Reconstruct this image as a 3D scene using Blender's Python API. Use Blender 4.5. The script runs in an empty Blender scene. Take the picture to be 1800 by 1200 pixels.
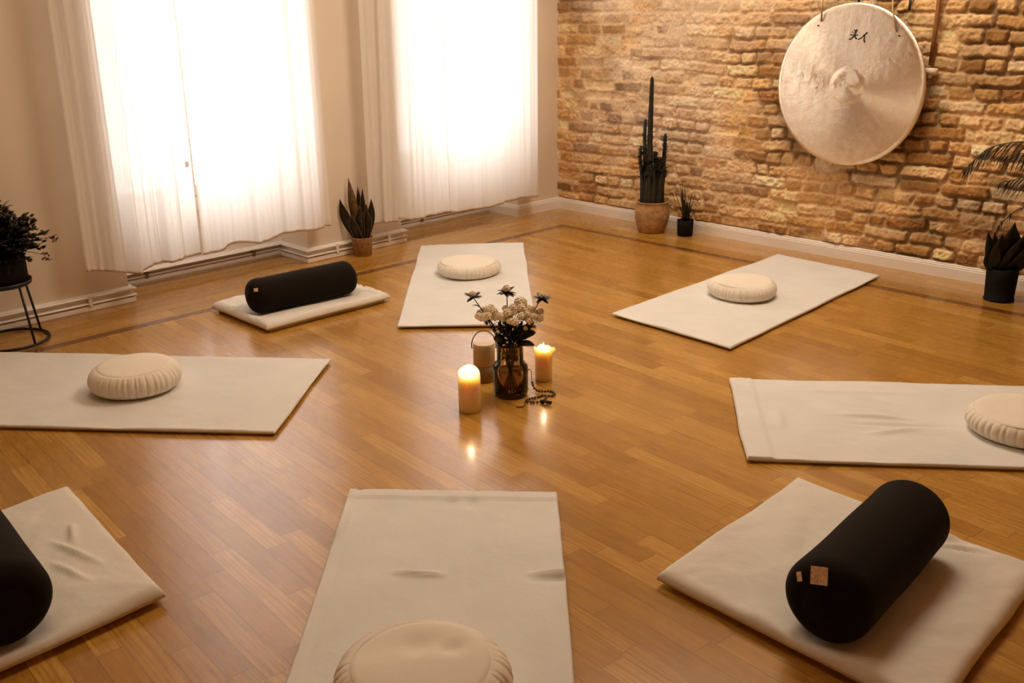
import bpy, math, random
import numpy as np
from mathutils import Vector, Matrix
SC = bpy.context.scene
COL = SC.collection
PI = math.pi
def rad(a): return math.radians(a)

# ------------------------------------------------------------------ object helpers
def build(name, verts, faces, mat, parent=None, smooth=True, loc=None):
    me = bpy.data.meshes.new(name)
    me.from_pydata([tuple(map(float, v)) for v in verts], [], [tuple(int(i) for i in f) for f in faces])
    me.validate(); me.update()
    if smooth:
        me.polygons.foreach_set('use_smooth', [True]*len(me.polygons))
    me.materials.append(mat)
    o = bpy.data.objects.new(name, me); COL.objects.link(o)
    if parent is not None: o.parent = parent
    if loc is not None: o.location = loc
    return o
def tag(o, label, cat, group=None):
    o['label'] = label; o['category'] = cat
    if group: o['group'] = group
    return o
def thing(name, label, cat, loc=(0, 0, 0), rz=0, group=None):
    o = bpy.data.objects.new(name, None); COL.objects.link(o)
    o.empty_display_size = .05
    o.location = loc; o.rotation_euler = (0, 0, rz)
    return tag(o, label, cat, group)
def struct(o):
    o['kind'] = 'structure'; return o

class G:                                  # geometry collector
    def __init__(s): s.v = []; s.f = []
    def add(s, v, f):
        n = len(s.v); s.v += [tuple(p) for p in v]; s.f += [tuple(i+n for i in q) for q in f]; return s
    def box(s, x0, x1, y0, y1, z0, z1):
        v = [(x, y, z) for z in (z0, z1) for y in (y0, y1) for x in (x0, x1)]
        return s.add(v, [(0,2,3,1),(4,5,7,6),(0,1,5,4),(2,6,7,3),(0,4,6,2),(1,3,7,5)])
    def tube(s, pts, r, seg=8, cap=True):
        pts = [Vector(p) for p in pts]; n = len(pts)
        rs = [r]*n if not hasattr(r, '__len__') else list(r)
        t0 = (pts[1]-pts[0]).normalized()
        up = Vector((0, 0, 1)) if abs(t0.z) < .9 else Vector((1, 0, 0))
        a = t0.cross(up).normalized(); V = []; F = []
        for i in range(n):
            t = (pts[min(i+1, n-1)]-pts[max(i-1, 0)]).normalized()
            a = (a - t*a.dot(t)).normalized(); b = t.cross(a)
            for k in range(seg):
                w = 2*PI*k/seg; V.append(pts[i]+(a*math.cos(w)+b*math.sin(w))*rs[i])
        for i in range(n-1):
            for k in range(seg):
                k2 = (k+1) % seg
                F.append((i*seg+k, i*seg+k2, (i+1)*seg+k2, (i+1)*seg+k))
        if cap:
            F.append(tuple(range(seg))[::-1]); F.append(tuple((n-1)*seg+k for k in range(seg)))
        return s.add(V, F)
    def lathe(s, prof, seg=48, rf=None, c=(0, 0, 0), close=True):
        V = []; F = []; n = len(prof)
        for i, (r, z) in enumerate(prof):
            for k in range(seg):
                w = 2*PI*k/seg
                rr, zz = (r, z) if rf is None else rf(r, z, w, i)
                V.append((c[0]+rr*math.cos(w), c[1]+rr*math.sin(w), c[2]+zz))
        for i in range(n-1):
            for k in range(seg):
                k2 = (k+1) % seg
                F.append((i*seg+k, i*seg+k2, (i+1)*seg+k2, (i+1)*seg+k))
        if close:
            F.append(tuple(range(seg))[::-1]); F.append(tuple((n-1)*seg+k for k in range(seg)))
        return s.add(V, F)
    def blob(s, c, rx, ry, rz, seg=8, rings=6, M=None):
        V = []; F = []; c = Vector(c)
        for i in range(rings+1):
            p = PI*i/rings
            for k in range(seg):
                w = 2*PI*k/seg
                q = Vector((rx*math.sin(p)*math.cos(w), ry*math.sin(p)*math.sin(w), rz*math.cos(p)))
                if M is not None: q = M @ q
                V.append(c+q)
        for i in range(rings):
            for k in range(seg):
                k2 = (k+1) % seg
                F.append((i*seg+k, (i+1)*seg+k, (i+1)*seg+k2, i*seg+k2))
        return s.add(V, F)
    def blade(s, base, tip, width, bend=(0, 0, 0), side=None, n=9, th=.004, fold=.25, shape=None):
        """a leaf: curved from base to tip, V-shaped across, with thickness"""
        b = Vector(base); t = Vector(tip); bd = Vector(bend); V = []; F = []
        d = (t-b).normalized()
        sd = Vector(side) if side is not None else d.cross(Vector((0, 0, 1)))
        if sd.length < 1e-4: sd = Vector((1, 0, 0))
        sd = (sd - d*sd.dot(d)).normalized(); nr = sd.cross(d)
        for i in range(n):
            u = i/(n-1)
            p = b.lerp(t, u) + bd*(4*u*(1-u))
            w = width*.5*(shape(u) if shape else (math.sin(PI*min(1, .15+.85*u))**.6 if u < .999 else 0.02))
            w = max(w, .0004)
            for a, h in ((-1, fold), (0, 0), (1, fold)):
                V.append(p + sd*(a*w) + nr*(w*h))
            for a, h in ((1, fold), (0, 0), (-1, fold)):
                V.append(p + sd*(a*w*.96) + nr*(w*h - th*(1-.8*u)))
        for i in range(n-1):
            for k in range(6):
                k2 = (k+1) % 6
                F.append((i*6+k, i*6+k2, (i+1)*6+k2, (i+1)*6+k))
        F.append((5,4,3,2,1,0)); m = (n-1)*6; F.append((m,m+1,m+2,m+3,m+4,m+5))
        return s.add(V, F)
    def make(s, name, mat, parent=None, smooth=True, loc=None):
        return build(name, s.v, s.f, mat, parent, smooth, loc)

def bez(p0, p1, p2, n=10):
    p0, p1, p2 = Vector(p0), Vector(p1), Vector(p2)
    return [p0*(1-t)**2 + p1*2*t*(1-t) + p2*t*t for t in [i/(n-1) for i in range(n)]]
def smoothpath(pts, n=6):
    """Catmull-Rom through the points"""
    P = [Vector(p) for p in pts]; out = []
    for i in range(len(P)-1):
        a, b, c, d = P[max(i-1, 0)], P[i], P[i+1], P[min(i+2, len(P)-1)]
        for k in range(n):
            t = k/n
            out.append(.5*((2*b)+(c-a)*t+(2*a-5*b+4*c-d)*t*t+(3*b-a-3*c+d)*t**3))
    out.append(P[-1]); return out

# value noise on arrays
def vnoise(x, y, seed=0):
    x = np.asarray(x, float); y = np.asarray(y, float)
    xi = np.floor(x).astype(np.int64); yi = np.floor(y).astype(np.int64)
    fx = x-xi; fy = y-yi; fx = fx*fx*(3-2*fx); fy = fy*fy*(3-2*fy)
    def h(a, b):
        n = (a*374761393 + b*668265263 + seed*1442695041) & 0xffffffff
        n = ((n ^ (n >> 13))*1274126177) & 0xffffffff
        return ((n ^ (n >> 16)) & 0xffff)/65535.0
    return (h(xi, yi)*(1-fx)+h(xi+1, yi)*fx)*(1-fy) + (h(xi, yi+1)*(1-fx)+h(xi+1, yi+1)*fx)*fy
def fbm(x, y, seed=0, oct=4):
    s = 0; a = .5; t = 0
    for k in range(oct):
        s = s + a*vnoise(x*2**k, y*2**k, seed+k*17); t += a; a *= .5
    return s/t

# ------------------------------------------------------------------ materials
class NT:
    def __init__(s, name):
        s.m = bpy.data.materials.new(name); s.m.use_nodes = True
        s.t = s.m.node_tree; s.t.nodes.clear()
        s.out = s.t.nodes.new('ShaderNodeOutputMaterial')
    def n(s, typ, **kw):
        nd = s.t.nodes.new(typ)
        for k, v in kw.items():
            if k in nd.inputs: s.set(nd.inputs[k], v)
            else: setattr(nd, k, v)
        return nd
    def set(s, inp, v):
        if isinstance(v, bpy.types.NodeSocket): s.t.links.new(v, inp)
        elif isinstance(v, bpy.types.Node): s.t.links.new(v.outputs[0], inp)
        else:
            if isinstance(v, (tuple, list)) and len(v) == 3 and inp.type == 'RGBA': v = (*v, 1)
            inp.default_value = v
    def math(s, op, a, b=None, c=None):
        nd = s.t.nodes.new('ShaderNodeMath'); nd.operation = op
        s.set(nd.inputs[0], a)
        if b is not None: s.set(nd.inputs[1], b)
        if c is not None: s.set(nd.inputs[2], c)
        return nd.outputs[0]
    def mix(s, f, a, b, mode='MIX'):
        nd = s.t.nodes.new('ShaderNodeMix'); nd.data_type = 'RGBA'; nd.blend_type = mode
        s.set(nd.inputs[0], f); s.set(nd.inputs[6], a); s.set(nd.inputs[7], b)
        return nd.outputs[2]
    def ramp(s, f, stops):
        nd = s.t.nodes.new('ShaderNodeValToRGB'); s.set(nd.inputs[0], f)
        el = nd.color_ramp.elements
        while len(el) < len(stops): el.new(.5)
        for e, (p, c) in zip(el, stops):
            e.position = p; e.color = (*c, 1) if len(c) == 3 else c
        return nd.outputs[0]
    def maprange(s, f, a, b, c, d):
        nd = s.t.nodes.new('ShaderNodeMapRange'); nd.clamp = True
        for i, v in enumerate((f, a, b, c, d)): s.set(nd.inputs[i], v)
        return nd.outputs[0]
    def coord(s, scale=(1, 1, 1), rot=(0, 0, 0), out='Object'):
        tc = s.t.nodes.new('ShaderNodeTexCoord'); mp = s.t.nodes.new('ShaderNodeMapping')
        s.t.links.new(tc.outputs[out], mp.inputs[0])
        mp.inputs['Scale'].default_value = scale; mp.inputs['Rotation'].default_value = rot
        return mp.outputs[0]
    def noise(s, vec, scale, detail=3, rough=.55):
        nd = s.t.nodes.new('ShaderNodeTexNoise')
        s.set(nd.inputs['Vector'], vec); nd.inputs['Scale'].default_value = scale
        nd.inputs['Detail'].default_value = detail; nd.inputs['Roughness'].default_value = rough
        return nd.outputs[0]
    def bump(s, h, strength=.3, dist=.01, normal=None):
        nd = s.t.nodes.new('ShaderNodeBump'); s.set(nd.inputs['Height'], h)
        nd.inputs['Strength'].default_value = strength; nd.inputs['Distance'].default_value = dist
        if normal is not None: s.set(nd.inputs['Normal'], normal)
        return nd.outputs[0]
    def bsdf(s, col, rough=.6, normal=None, **kw):
        nd = s.t.nodes.new('ShaderNodeBsdfPrincipled')
        s.set(nd.inputs['Base Color'], col); s.set(nd.inputs['Roughness'], rough)
        if normal is not None: s.set(nd.inputs['Normal'], normal)
        for k, v in kw.items(): s.set(nd.inputs[k.replace('_', ' ')], v)
        return nd
    def done(s, sh):
        s.t.links.new(sh.outputs[0] if isinstance(sh, bpy.types.Node) else sh, s.out.inputs[0]); return s.m

def plain(name, col, rough=.6, nscale=0, namt=.15, bump=0, bscale=200, **kw):
    t = NT(name); c = col; v = t.coord()
    if nscale:
        f = t.noise(v, nscale, 4)
        c = t.mix(t.maprange(f, .3, .7, 0, 1), tuple(x*(1-namt) for x in col), tuple(min(1, x*(1+namt)) for x in col))
    nm = t.bump(t.noise(v, bscale, 3), bump, .004) if bump else None
    return t.done(t.bsdf(c, rough, nm, **kw))

def cloth(name, col, weave=420, bump=.25, sheen=.15, wr=.25):
    t = NT(name); v = t.coord()
    big = t.noise(v, 5, 3)
    c = t.mix(t.maprange(big, .3, .7, 0, 1), tuple(x*.95 for x in col), tuple(min(1, x*1.03) for x in col))
    fine = t.noise(v, weave, 2, .7)
    wrk = t.noise(v, 14, 4, .5)
    n1 = t.bump(wrk, wr, .012)
    n2 = t.bump(fine, bump, .0015, n1)
    return t.done(t.bsdf(c, .9, n2, Sheen_Weight=sheen, Specular_IOR_Level=.15))

M = {}
M['wall'] = plain('wall_paint', (.76, .645, .51), .75, 3, .03, .06, 60)
M['trim'] = plain('white_gloss_paint', (.86, .80, .74), .35, 6, .03)
M['wall_warm'] = plain('warm_wall_paint', (.74, .46, .22), .8, 3, .03)
M['ceiling'] = plain('ceiling_paint', (.80, .62, .43), .8, 3, .03)
M['edge_clip'] = plain('curtain_clip', (.86, .70, .58), .6)
M['frame'] = plain('window_frame_paint', (.82, .72, .62), .4)
M['clip'] = plain('dull_brass_clip', (.22, .13, .06), .5)
M['blanket'] = cloth('cream_cotton_blanket', (.76, .735, .70))
M['pad'] = cloth('cream_cotton_cover', (.76, .71, .645), 500, .2, .1, .3)
M['zafu'] = cloth('natural_cotton', (.85, .765, .655), 600, .2, .1, .15)
M['strap'] = cloth('cotton_strap', (.74, .56, .39), 500)
M['black'] = cloth('black_cotton', (.010, .006, .003), 500, .3, .02, .2)
M['tag'] = plain('woven_tag', (.72, .52, .34), .8, 160, .35)
M['soil'] = plain('dark_soil', (.012, .007, .003), .95, 120, .4, .8, 140)
M['blackpot'] = plain('black_pot', (.005, .003, .002), .75, Specular_IOR_Level=.2)
M['blackmetal'] = plain('black_metal', (.008, .005, .003), .5)
M['cactus'] = plain('cactus_skin', (.014, .012, .004), .55, 30, .4, .3, 80)
M['leaf_dark'] = plain('dark_leaf', (.010, .008, .003), .45, 25, .4)
M['shrub'] = plain('shrub_leaf', (.05, .028, .008), .6, 40, .5)
M['palm'] = plain('palm_leaf', (.012, .009, .003), .6, 25, .4)
M['stem'] = plain('dark_stem', (.015, .010, .004), .7)
M['twig'] = plain('brown_twig', (.12, .06, .02), .8)
M['basket'] = plain('rough_clay_pot', (.40, .22, .085), .85, 26, .35, .9, 70)
M['basket2'] = plain('woven_fibre_pot', (.30, .15, .055), .9, 60, .4, .9, 160)
M['wood'] = plain('mallet_wood', (.26, .105, .025), .5, 18, .3)
M['cord'] = plain('hemp_cord', (.66, .42, .22), .9)
M['peg'] = plain('pale_felt', (.86, .70, .52), .8)
M['ink'] = plain('black_ink', (.015, .008, .004), .7)
M['hook'] = plain('black_hook', (.010, .006, .003), .5)
M['canister'] = plain('pale_canister', (.62, .45, .30), .55, 60, .05)
M['canister_low'] = plain('canister_base', (.30, .18, .09), .6, 60, .08)
M['canister_top'] = plain('canister_lid', (.74, .57, .42), .5)
M['leather'] = plain('brown_leather_cord', (.14, .06, .02), .6)
M['bead'] = plain('wooden_bead', (.11, .055, .02), .5, 200, .4)
M['tassel'] = plain('dark_tassel', (.012, .007, .003), .9)
M['wick'] = plain('wick', (.02, .012, .006), .9)
M['petal'] = plain('pale_petal', (.88, .74, .57), .8, 90, .15)
M['petal2'] = plain('cream_petal', (.88, .74, .55), .8, 90, .2)

# snake plant leaves: dark with paler rim bands
t = NT('snake_leaf'); v = t.coord((1, 1, 1))
w = t.noise(v, 55, 3)
M['snake'] = t.done(t.bsdf(t.ramp(w, [(.38, (.010, .007, .003)), (.58, (.016, .012, .005)), (.70, (.06, .032, .010))]), .4))
M['snake_pale'] = plain('pale_snake_leaf', (.17, .085, .028), .5, 60, .5)
M['snake_edge'] = plain('leaf_margin', (.30, .16, .055), .5)

# candle wax and flame
t = NT('candle_wax')
M['wax'] = t.done(t.bsdf((.92, .76, .56), .5, None, Subsurface_Weight=1.0, Subsurface_Radius=(1.0, .65, .38), Subsurface_Scale=.030))
t = NT('candle_flame')
M['flame'] = t.done(t.n('ShaderNodeEmission', Color=(1, .80, .45, 1), Strength=7.0))

# glass
def glassy(name, tint, gl=.06):
    t = NT(name)
    fr = t.n('ShaderNodeFresnel', IOR=1.45)
    tr = t.n('ShaderNodeBsdfTransparent', Color=(*tint, 1))
    g = t.n('ShaderNodeBsdfGlossy', Color=(1, 1, 1, 1), Roughness=gl)
    mx = t.n('ShaderNodeMixShader'); t.set(mx.inputs[0], fr.outputs[0])
    t.set(mx.inputs[1], tr); t.set(mx.inputs[2], g)
    return t.done(mx)
M['pane'] = glassy('window_glass', (.97, .97, .97), .01)
M['vase'] = glassy('brown_glass', (.76, .64, .47), .04)
M['water'] = glassy('vase_water', (.70, .54, .38), .02)

# curtain cloth
t = NT('sheer_curtain'); v = t.coord()
fine = t.noise(t.coord((1, 1, .15)), 260, 2)
colr = (.94, .90, .86)
df = t.n('ShaderNodeBsdfDiffuse', Color=(*colr, 1)); tl = t.n('ShaderNodeBsdfTranslucent', Color=(.95, .92, .89, 1))
bm = t.bump(fine, .1, .001)
t.set(df.inputs['Normal'], bm)
m1 = t.n('ShaderNodeMixShader'); m1.inputs[0].default_value = .52; t.set(m1.inputs[1], df); t.set(m1.inputs[2], tl)
tr = t.n('ShaderNodeBsdfTransparent', Color=(1, .98, .95, 1))
m2 = t.n('ShaderNodeMixShader'); t.set(m2.inputs[0], t.maprange(fine, .35, .65, .0, .03)); t.set(m2.inputs[1], m1); t.set(m2.inputs[2], tr)
M['curtain'] = t.done(m2)
t = NT('curtain_hem')
df = t.n('ShaderNodeBsdfDiffuse', Color=(.78, .62, .46, 1)); tl = t.n('ShaderNodeBsdfTranslucent', Color=(.7, .55, .4, 1))
m1 = t.n('ShaderNodeMixShader'); m1.inputs[0].default_value = .35; t.set(m1.inputs[1], df); t.set(m1.inputs[2], tl)
M['hem'] = t.done(m1)

# parquet floor: oak staves turned five degrees off the wall, border of long boards, dark inlaid strip
t = NT('oak_parquet')
tc = t.n('ShaderNodeTexCoord')
def staves(t, vec, width, length, tag_):
    sp = t.n('ShaderNodeSeparateXYZ'); t.set(sp.inputs[0], vec)
    u, vv = sp.outputs[0], sp.outputs[1]
    r = t.math('DIVIDE', vv, width); row = t.math('FLOOR', r); fr = t.math('FRACT', r)
    w1 = t.n('ShaderNodeTexWhiteNoise', noise_dimensions='1D'); t.set(w1.inputs['W'], t.math('ADD', row, tag_))
    ln = t.math('ADD', length*.8, t.math('MULTIPLY', w1.outputs[0], length*.5))
    q = t.math('ADD', t.math('DIVIDE', u, ln), t.math('MULTIPLY', w1.outputs[0], 37.7))
    cell = t.math('FLOOR', q); fq = t.math('FRACT', q)
    cv = t.n('ShaderNodeCombineXYZ'); t.set(cv.inputs[0], row); t.set(cv.inputs[1], cell); cv.inputs[2].default_value = tag_
    w2 = t.n('ShaderNodeTexWhiteNoise', noise_dimensions='3D'); t.set(w2.inputs['Vector'], cv)
    ex = t.math('MULTIPLY', t.math('MINIMUM', fq, t.math('SUBTRACT', 1, fq)), ln)
    ey = t.math('MULTIPLY', t.math('MINIMUM', fr, t.math('SUBTRACT', 1, fr)), width)
    edge = t.math('MINIMUM', ex, ey)
    # grain
    gv = t.n('ShaderNodeCombineXYZ')
    t.set(gv.inputs[0], t.math('ADD', t.math('MULTIPLY', u, 1.0), t.math('MULTIPLY', w2.outputs[0], 91)))
    t.set(gv.inputs[1], t.math('ADD', t.math('MULTIPLY', vv, 9), t.math('MULTIPLY', w2.outputs[0], 53)))
    g1 = t.noise(gv, 7, 5, .62)
    gv2 = t.n('ShaderNodeCombineXYZ')
    t.set(gv2.inputs[0], t.math('ADD', t.math('MULTIPLY', u, 3.2), t.math('MULTIPLY', w2.outputs[0], 17)))
    t.set(gv2.inputs[1], t.math('MULTIPLY', vv, 45))
    g2 = t.noise(gv2, 9, 3, .6)
    # cathedral figure
    wv = t.n('ShaderNodeTexWave', wave_type='BANDS', bands_direction='Y')
    t.set(wv.inputs['Vector'], gv); wv.inputs['Scale'].default_value = 2.2; wv.inputs['Distortion'].default_value = 9
    wv.inputs['Detail'].default_value = 2; wv.inputs['Detail Scale'].default_value = .9
    return w2.outputs[0], edge, g1, g2, wv.outputs[1]
rot = t.n('ShaderNodeMapping'); t.set(rot.inputs[0], tc.outputs['Object']); rot.inputs['Rotation'].default_value = (0, 0, rad(5))
swp = t.n('ShaderNodeMapping'); t.set(swp.inputs[0], tc.outputs['Object']); swp.inputs['Rotation'].default_value = (0, 0, rad(90))
A = staves(t, rot, .066, .46, 3.0); B = staves(t, tc.outputs['Object'], .085, 1.5, 11.0); Cc = staves(t, swp, .085, 1.5, 23.0)
sx = t.n('ShaderNodeSeparateXYZ'); t.set(sx.inputs[0], tc.outputs['Object'])
X = sx.outputs[0]; NY = t.math('MULTIPLY', sx.outputs[1], -1)
dmin = t.math('MINIMUM', X, NY)
border = t.math('LESS_THAN', dmin, .405)
leftb = t.math('LESS_THAN', X, NY)
def pick(i):
    nd = t.n('ShaderNodeMix', data_type='FLOAT'); t.set(nd.inputs[0], leftb); t.set(nd.inputs[2], B[i]); t.set(nd.inputs[3], Cc[i])
    n2 = t.n('ShaderNodeMix', data_type='FLOAT'); t.set(n2.inputs[0], border); t.set(n2.inputs[2], A[i]); t.set(n2.inputs[3], nd.outputs[0])
    return n2.outputs[0]
tone, edge, g1, g2, wv = (pick(i) for i in range(5))
base = t.ramp(tone, [(0, (.42, .202, .029)), (.3, (.50, .252, .041)), (.65, (.565, .295, .052)), (1, (.66, .37, .078))])
base = t.mix(t.maprange(g1, .38, .68, 0, .6), base, t.mix(1, base, (.60, .50, .38), 'MULTIPLY'))
base = t.mix(t.maprange(g2, .48, .70, 0, .60), base, t.mix(1, base, (.50, .38, .26), 'MULTIPLY'))
base = t.mix(t.math('MULTIPLY', t.maprange(wv, .55, .9, 0, .42), t.math('GREATER_THAN', tone, .45)), base, t.mix(1, base, (.58, .46, .34), 'MULTIPLY'))
base = t.mix(t.maprange(edge, .0004, .0016, .6, 0), base, (.09, .03, .006))
instrip = t.math('MULTIPLY', t.math('GREATER_THAN', dmin, .372), t.math('LESS_THAN', dmin, .428))
base = t.mix(t.math('MULTIPLY', instrip, .88), base, (.115, .038, .008))
rough = t.math('ADD', .20, t.math('MULTIPLY', g2, .14))
hb = t.math('ADD', t.math('MULTIPLY', t.math('MINIMUM', edge, .0025), 60), t.math('MULTIPLY', g2, .12))
big = t.noise(tc.outputs['Object'], 3.0, 2)
nm = t.bump(t.math('ADD', hb, t.math('MULTIPLY', big, .8)), .12, .004)
M['floor'] = t.done(t.bsdf(base, rough, nm, Specular_IOR_Level=.30, Coat_Weight=.7, Coat_Roughness=.16))

# brick: per-vertex albedo from the wall mesh plus fine procedural grain
t = NT('old_brick'); v = t.coord()
at = t.n('ShaderNodeAttribute', attribute_name='albedo')
f = t.noise(v, 70, 5, .7); f2 = t.noise(v, 240, 3, .7)
c = t.mix(t.maprange(f, .35, .65, 0, .5), at.outputs[0], t.mix(1, at.outputs[0], (.70, .58, .46), 'MULTIPLY'))
c = t.mix(t.maprange(f2, .55, .7, 0, .35), c, t.mix(1, c, (1.25, 1.25, 1.25), 'MULTIPLY'))
nm = t.bump(t.math('ADD', t.math('MULTIPLY', f, .7), t.math('MULTIPLY', f2, .4)), .55, .006)
M['brick'] = t.done(t.bsdf(c, .92, nm, Specular_IOR_Level=.15))

# hammered and lathed bronze, brushed in rings around the boss
t = NT('hammered_bronze'); v = t.coord()
tg = t.n('ShaderNodeTangent', direction_type='RADIAL', axis='Y')
sp = t.n('ShaderNodeSeparateXYZ'); t.set(sp.inputs[0], v)
ang = t.math('ARCTAN2', sp.outputs[2], sp.outputs[0])
rr = t.math('SQRT', t.math('ADD', t.math('MULTIPLY', sp.outputs[0], sp.outputs[0]), t.math('MULTIPLY', sp.outputs[2], sp.outputs[2])))
cv = t.n('ShaderNodeCombineXYZ'); t.set(cv.inputs[0], t.math('MULTIPLY', t.math('COSINE', ang), 5)); t.set(cv.inputs[1], t.math('MULTIPLY', t.math('SINE', ang), 5)); t.set(cv.inputs[2], t.math('MULTIPLY', rr, 3.0))
hr = t.noise(cv, 2.2, 4, .6)                       # streaks running out from the boss
hb_ = t.noise(t.coord((1, 1, 1)), 13, 5, .6)
h1 = t.math('ADD', t.math('MULTIPLY', hr, t.maprange(rr, .09, .2, 0, .55)), t.math('MULTIPLY', hb_, .45)); h2 = t.noise(v, 26, 4, .6)
c = t.mix(t.maprange(h2, .35, .7, 0, 1), (.95, .86, .73), (.88, .73, .55))
c = t.mix(t.maprange(h1, .6, .75, 0, .45), c, (.58, .38, .20))
ro = t.math('ADD', .24, t.math('MULTIPLY', h2, .12))
nm = t.bump(t.math('ADD', t.math('MULTIPLY', h1, .9), t.math('MULTIPLY', h2, .6)), .32, .008)
M['gong'] = t.done(t.bsdf(c, ro, nm, Metallic=.9, Anisotropic=.92, Tangent=tg.outputs[0]))

# ------------------------------------------------------------------ the room
H_ = 3.2; XR = 6.4; YF = -7.4
struct(G().box(-.32, XR, YF, .03, -.06, 0).make('floor', M['floor'], smooth=False))
struct(G().box(-.6, XR+.1, YF-.1, .3, H_, H_+.1).make('ceiling', M['ceiling'], smooth=False))
struct(G().box(XR, XR+.1, YF-.1, .3, -.06, H_).make('wall_right', M['wall_warm'], smooth=False))
struct(G().box(-.6, XR, YF-.1, YF, -.06, H_).make('wall_front', M['wall_warm'], smooth=False))

# window wall: piers, parapets under the windows, lintels above
SILL, HEAD = .36, 2.75
bays = [(-3.15, -2.08), (-1.40, -.385)]                          # recesses with a window each
g = G()
ys = [YF, -3.15, -2.08, -1.40, -.385, .3]
for i in range(0, 6, 2): g.box(-.6, -.02, ys[i], ys[i+1], -.06, H_)
for a, b in bays:
    g.box(-.6, -.30, a, b, -.06, SILL); g.box(-.6, -.02, a, b, HEAD, H_)
struct(g.make('wall_left', M['wall'], smooth=False))

def window(n, a, b):
    root = bpy.data.objects.new('window_%d' % n, None); COL.objects.link(root); root.location = (-.38, (a+b)/2, SILL); struct(root)
    w = b-a; h = HEAD-SILL
    g = G(); e = .05
    g.box(-.05, .05, -w/2, -w/2+e, 0, h); g.box(-.05, .05, w/2-e, w/2, 0, h)
    g.box(-.05, .05, -w/2+e, w/2-e, 0, e); g.box(-.05, .05, -w/2+e, w/2-e, h-e, h)
    g.make('window_frame', M['frame'], root, False)
    for s in (-1, 1):
        y0, y1 = (-w/2+e+.004, -.002) if s < 0 else (.002, w/2-e-.004)
        z0, z1 = e+.004, h-e-.004; k = .055; zm = 1.62
        g = G(); g.box(-.03, .035, y0, y0+k, z0, z1); g.box(-.03, .035, y1-k, y1, z0, z1)
        for zz in (z0, zm, z1-k): g.box(-.03, .035, y0+k, y1-k, zz, zz+k)
        sash = g.make('sash', M['frame'], root, False)
        G().box(-.003, .003, y0+k, y1-k, z0+k, zm).box(-.003, .003, y0+k, y1-k, zm+k, z1-k).make('pane', M['pane'], sash, False)
    G().box(.05, .09, -w/2, w/2, -.012, .012).make('window_sill', M['frame'], root, False)
for i, (a, b) in enumerate(bays): window(i+1, a, b)

# skirtings: a profile swept along the foot of the walls with mitred corners
def sweep(name, path, prof, mat):
    P = [Vector((x, y)) for x, y in path]; n = len(P); V = []; F = []; k = len(prof)
    nor = []
    for i in range(n-1):
        d = (P[i+1]-P[i]).normalized(); nor.append(Vector((d.y, -d.x)))
    for i in range(n):
        if i == 0: m = nor[0]
        elif i == n-1: m = nor[-1]
        else:
            m = (nor[i-1]+nor[i]); m = m/(m.dot(nor[i]))
        for d, z in prof: V.append((P[i].x+m.x*d, P[i].y+m.y*d, z))
    for i in range(n-1):
        for j in range(k-1): F.append((i*k+j, (i+1)*k+j, (i+1)*k+j+1, i*k+j+1))
    F.append(tuple(range(k))); F.append(tuple((n-1)*k+j for j in range(k))[::-1])
    return build(name, V, F, mat, None, False)
heat = [(0, 0), (.019, 0), (.019, .004), (.022, .005), (.022, .027), (.008, .029), (.008, .034), (.026, .035), (.029, .039), (.026, .043), (.006, .045),
        (.006, .064), (.027, .066), (.030, .071), (.027, .076), (.012, .079), (0, .083)]
heat2 = [(0, 0), (.012, 0), (.012, .010), (.020, .012), (.020, .032), (.004, .034), (.004, .040), (.024, .041), (.024, .050), (.002, .052),
         (.002, .068), (.046, .070), (.050, .075), (.046, .081), (0, .084)]
bl = struct(sweep('baseboard_left', [(-.02, YF), (-.02, -3.15), (-.30, -3.15)], heat, M['trim']))
struct(sweep('baseboard_left', [(-.30, -3.15), (-.30, -2.08)], heat2, M['trim']))
struct(sweep('baseboard_left', [(-.30, -2.08), (-.02, -2.08), (-.02, -1.40), (-.30, -1.40)], heat, M['trim']))
struct(sweep('baseboard_left', [(-.30, -1.40), (-.30, -.387)], heat2, M['trim']))
for y in (-3.36, -1.90, -1.52, -4.3):
    G().box(-.012, .0105, y-.008, y+.008, .030, .078).make('pipe_clip', M['trim'], bl, False)
for y in (-2.93, -2.28, -1.02):
    G().box(-.298, -.272, y-.008, y+.008, .030, .078).make('pipe_clip', M['clip'], bl, False)
flat = [(0, 0), (.018, 0), (.018, .055), (.014, .058), (.016, .063), (.011, .067), (.012, .072), (.006, .076), (0, .077)]
struct(sweep('baseboard_back', [(-.30, -.385), (-.02, -.385), (-.02, .018), (XR, .018)], flat, M['trim']))

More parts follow.
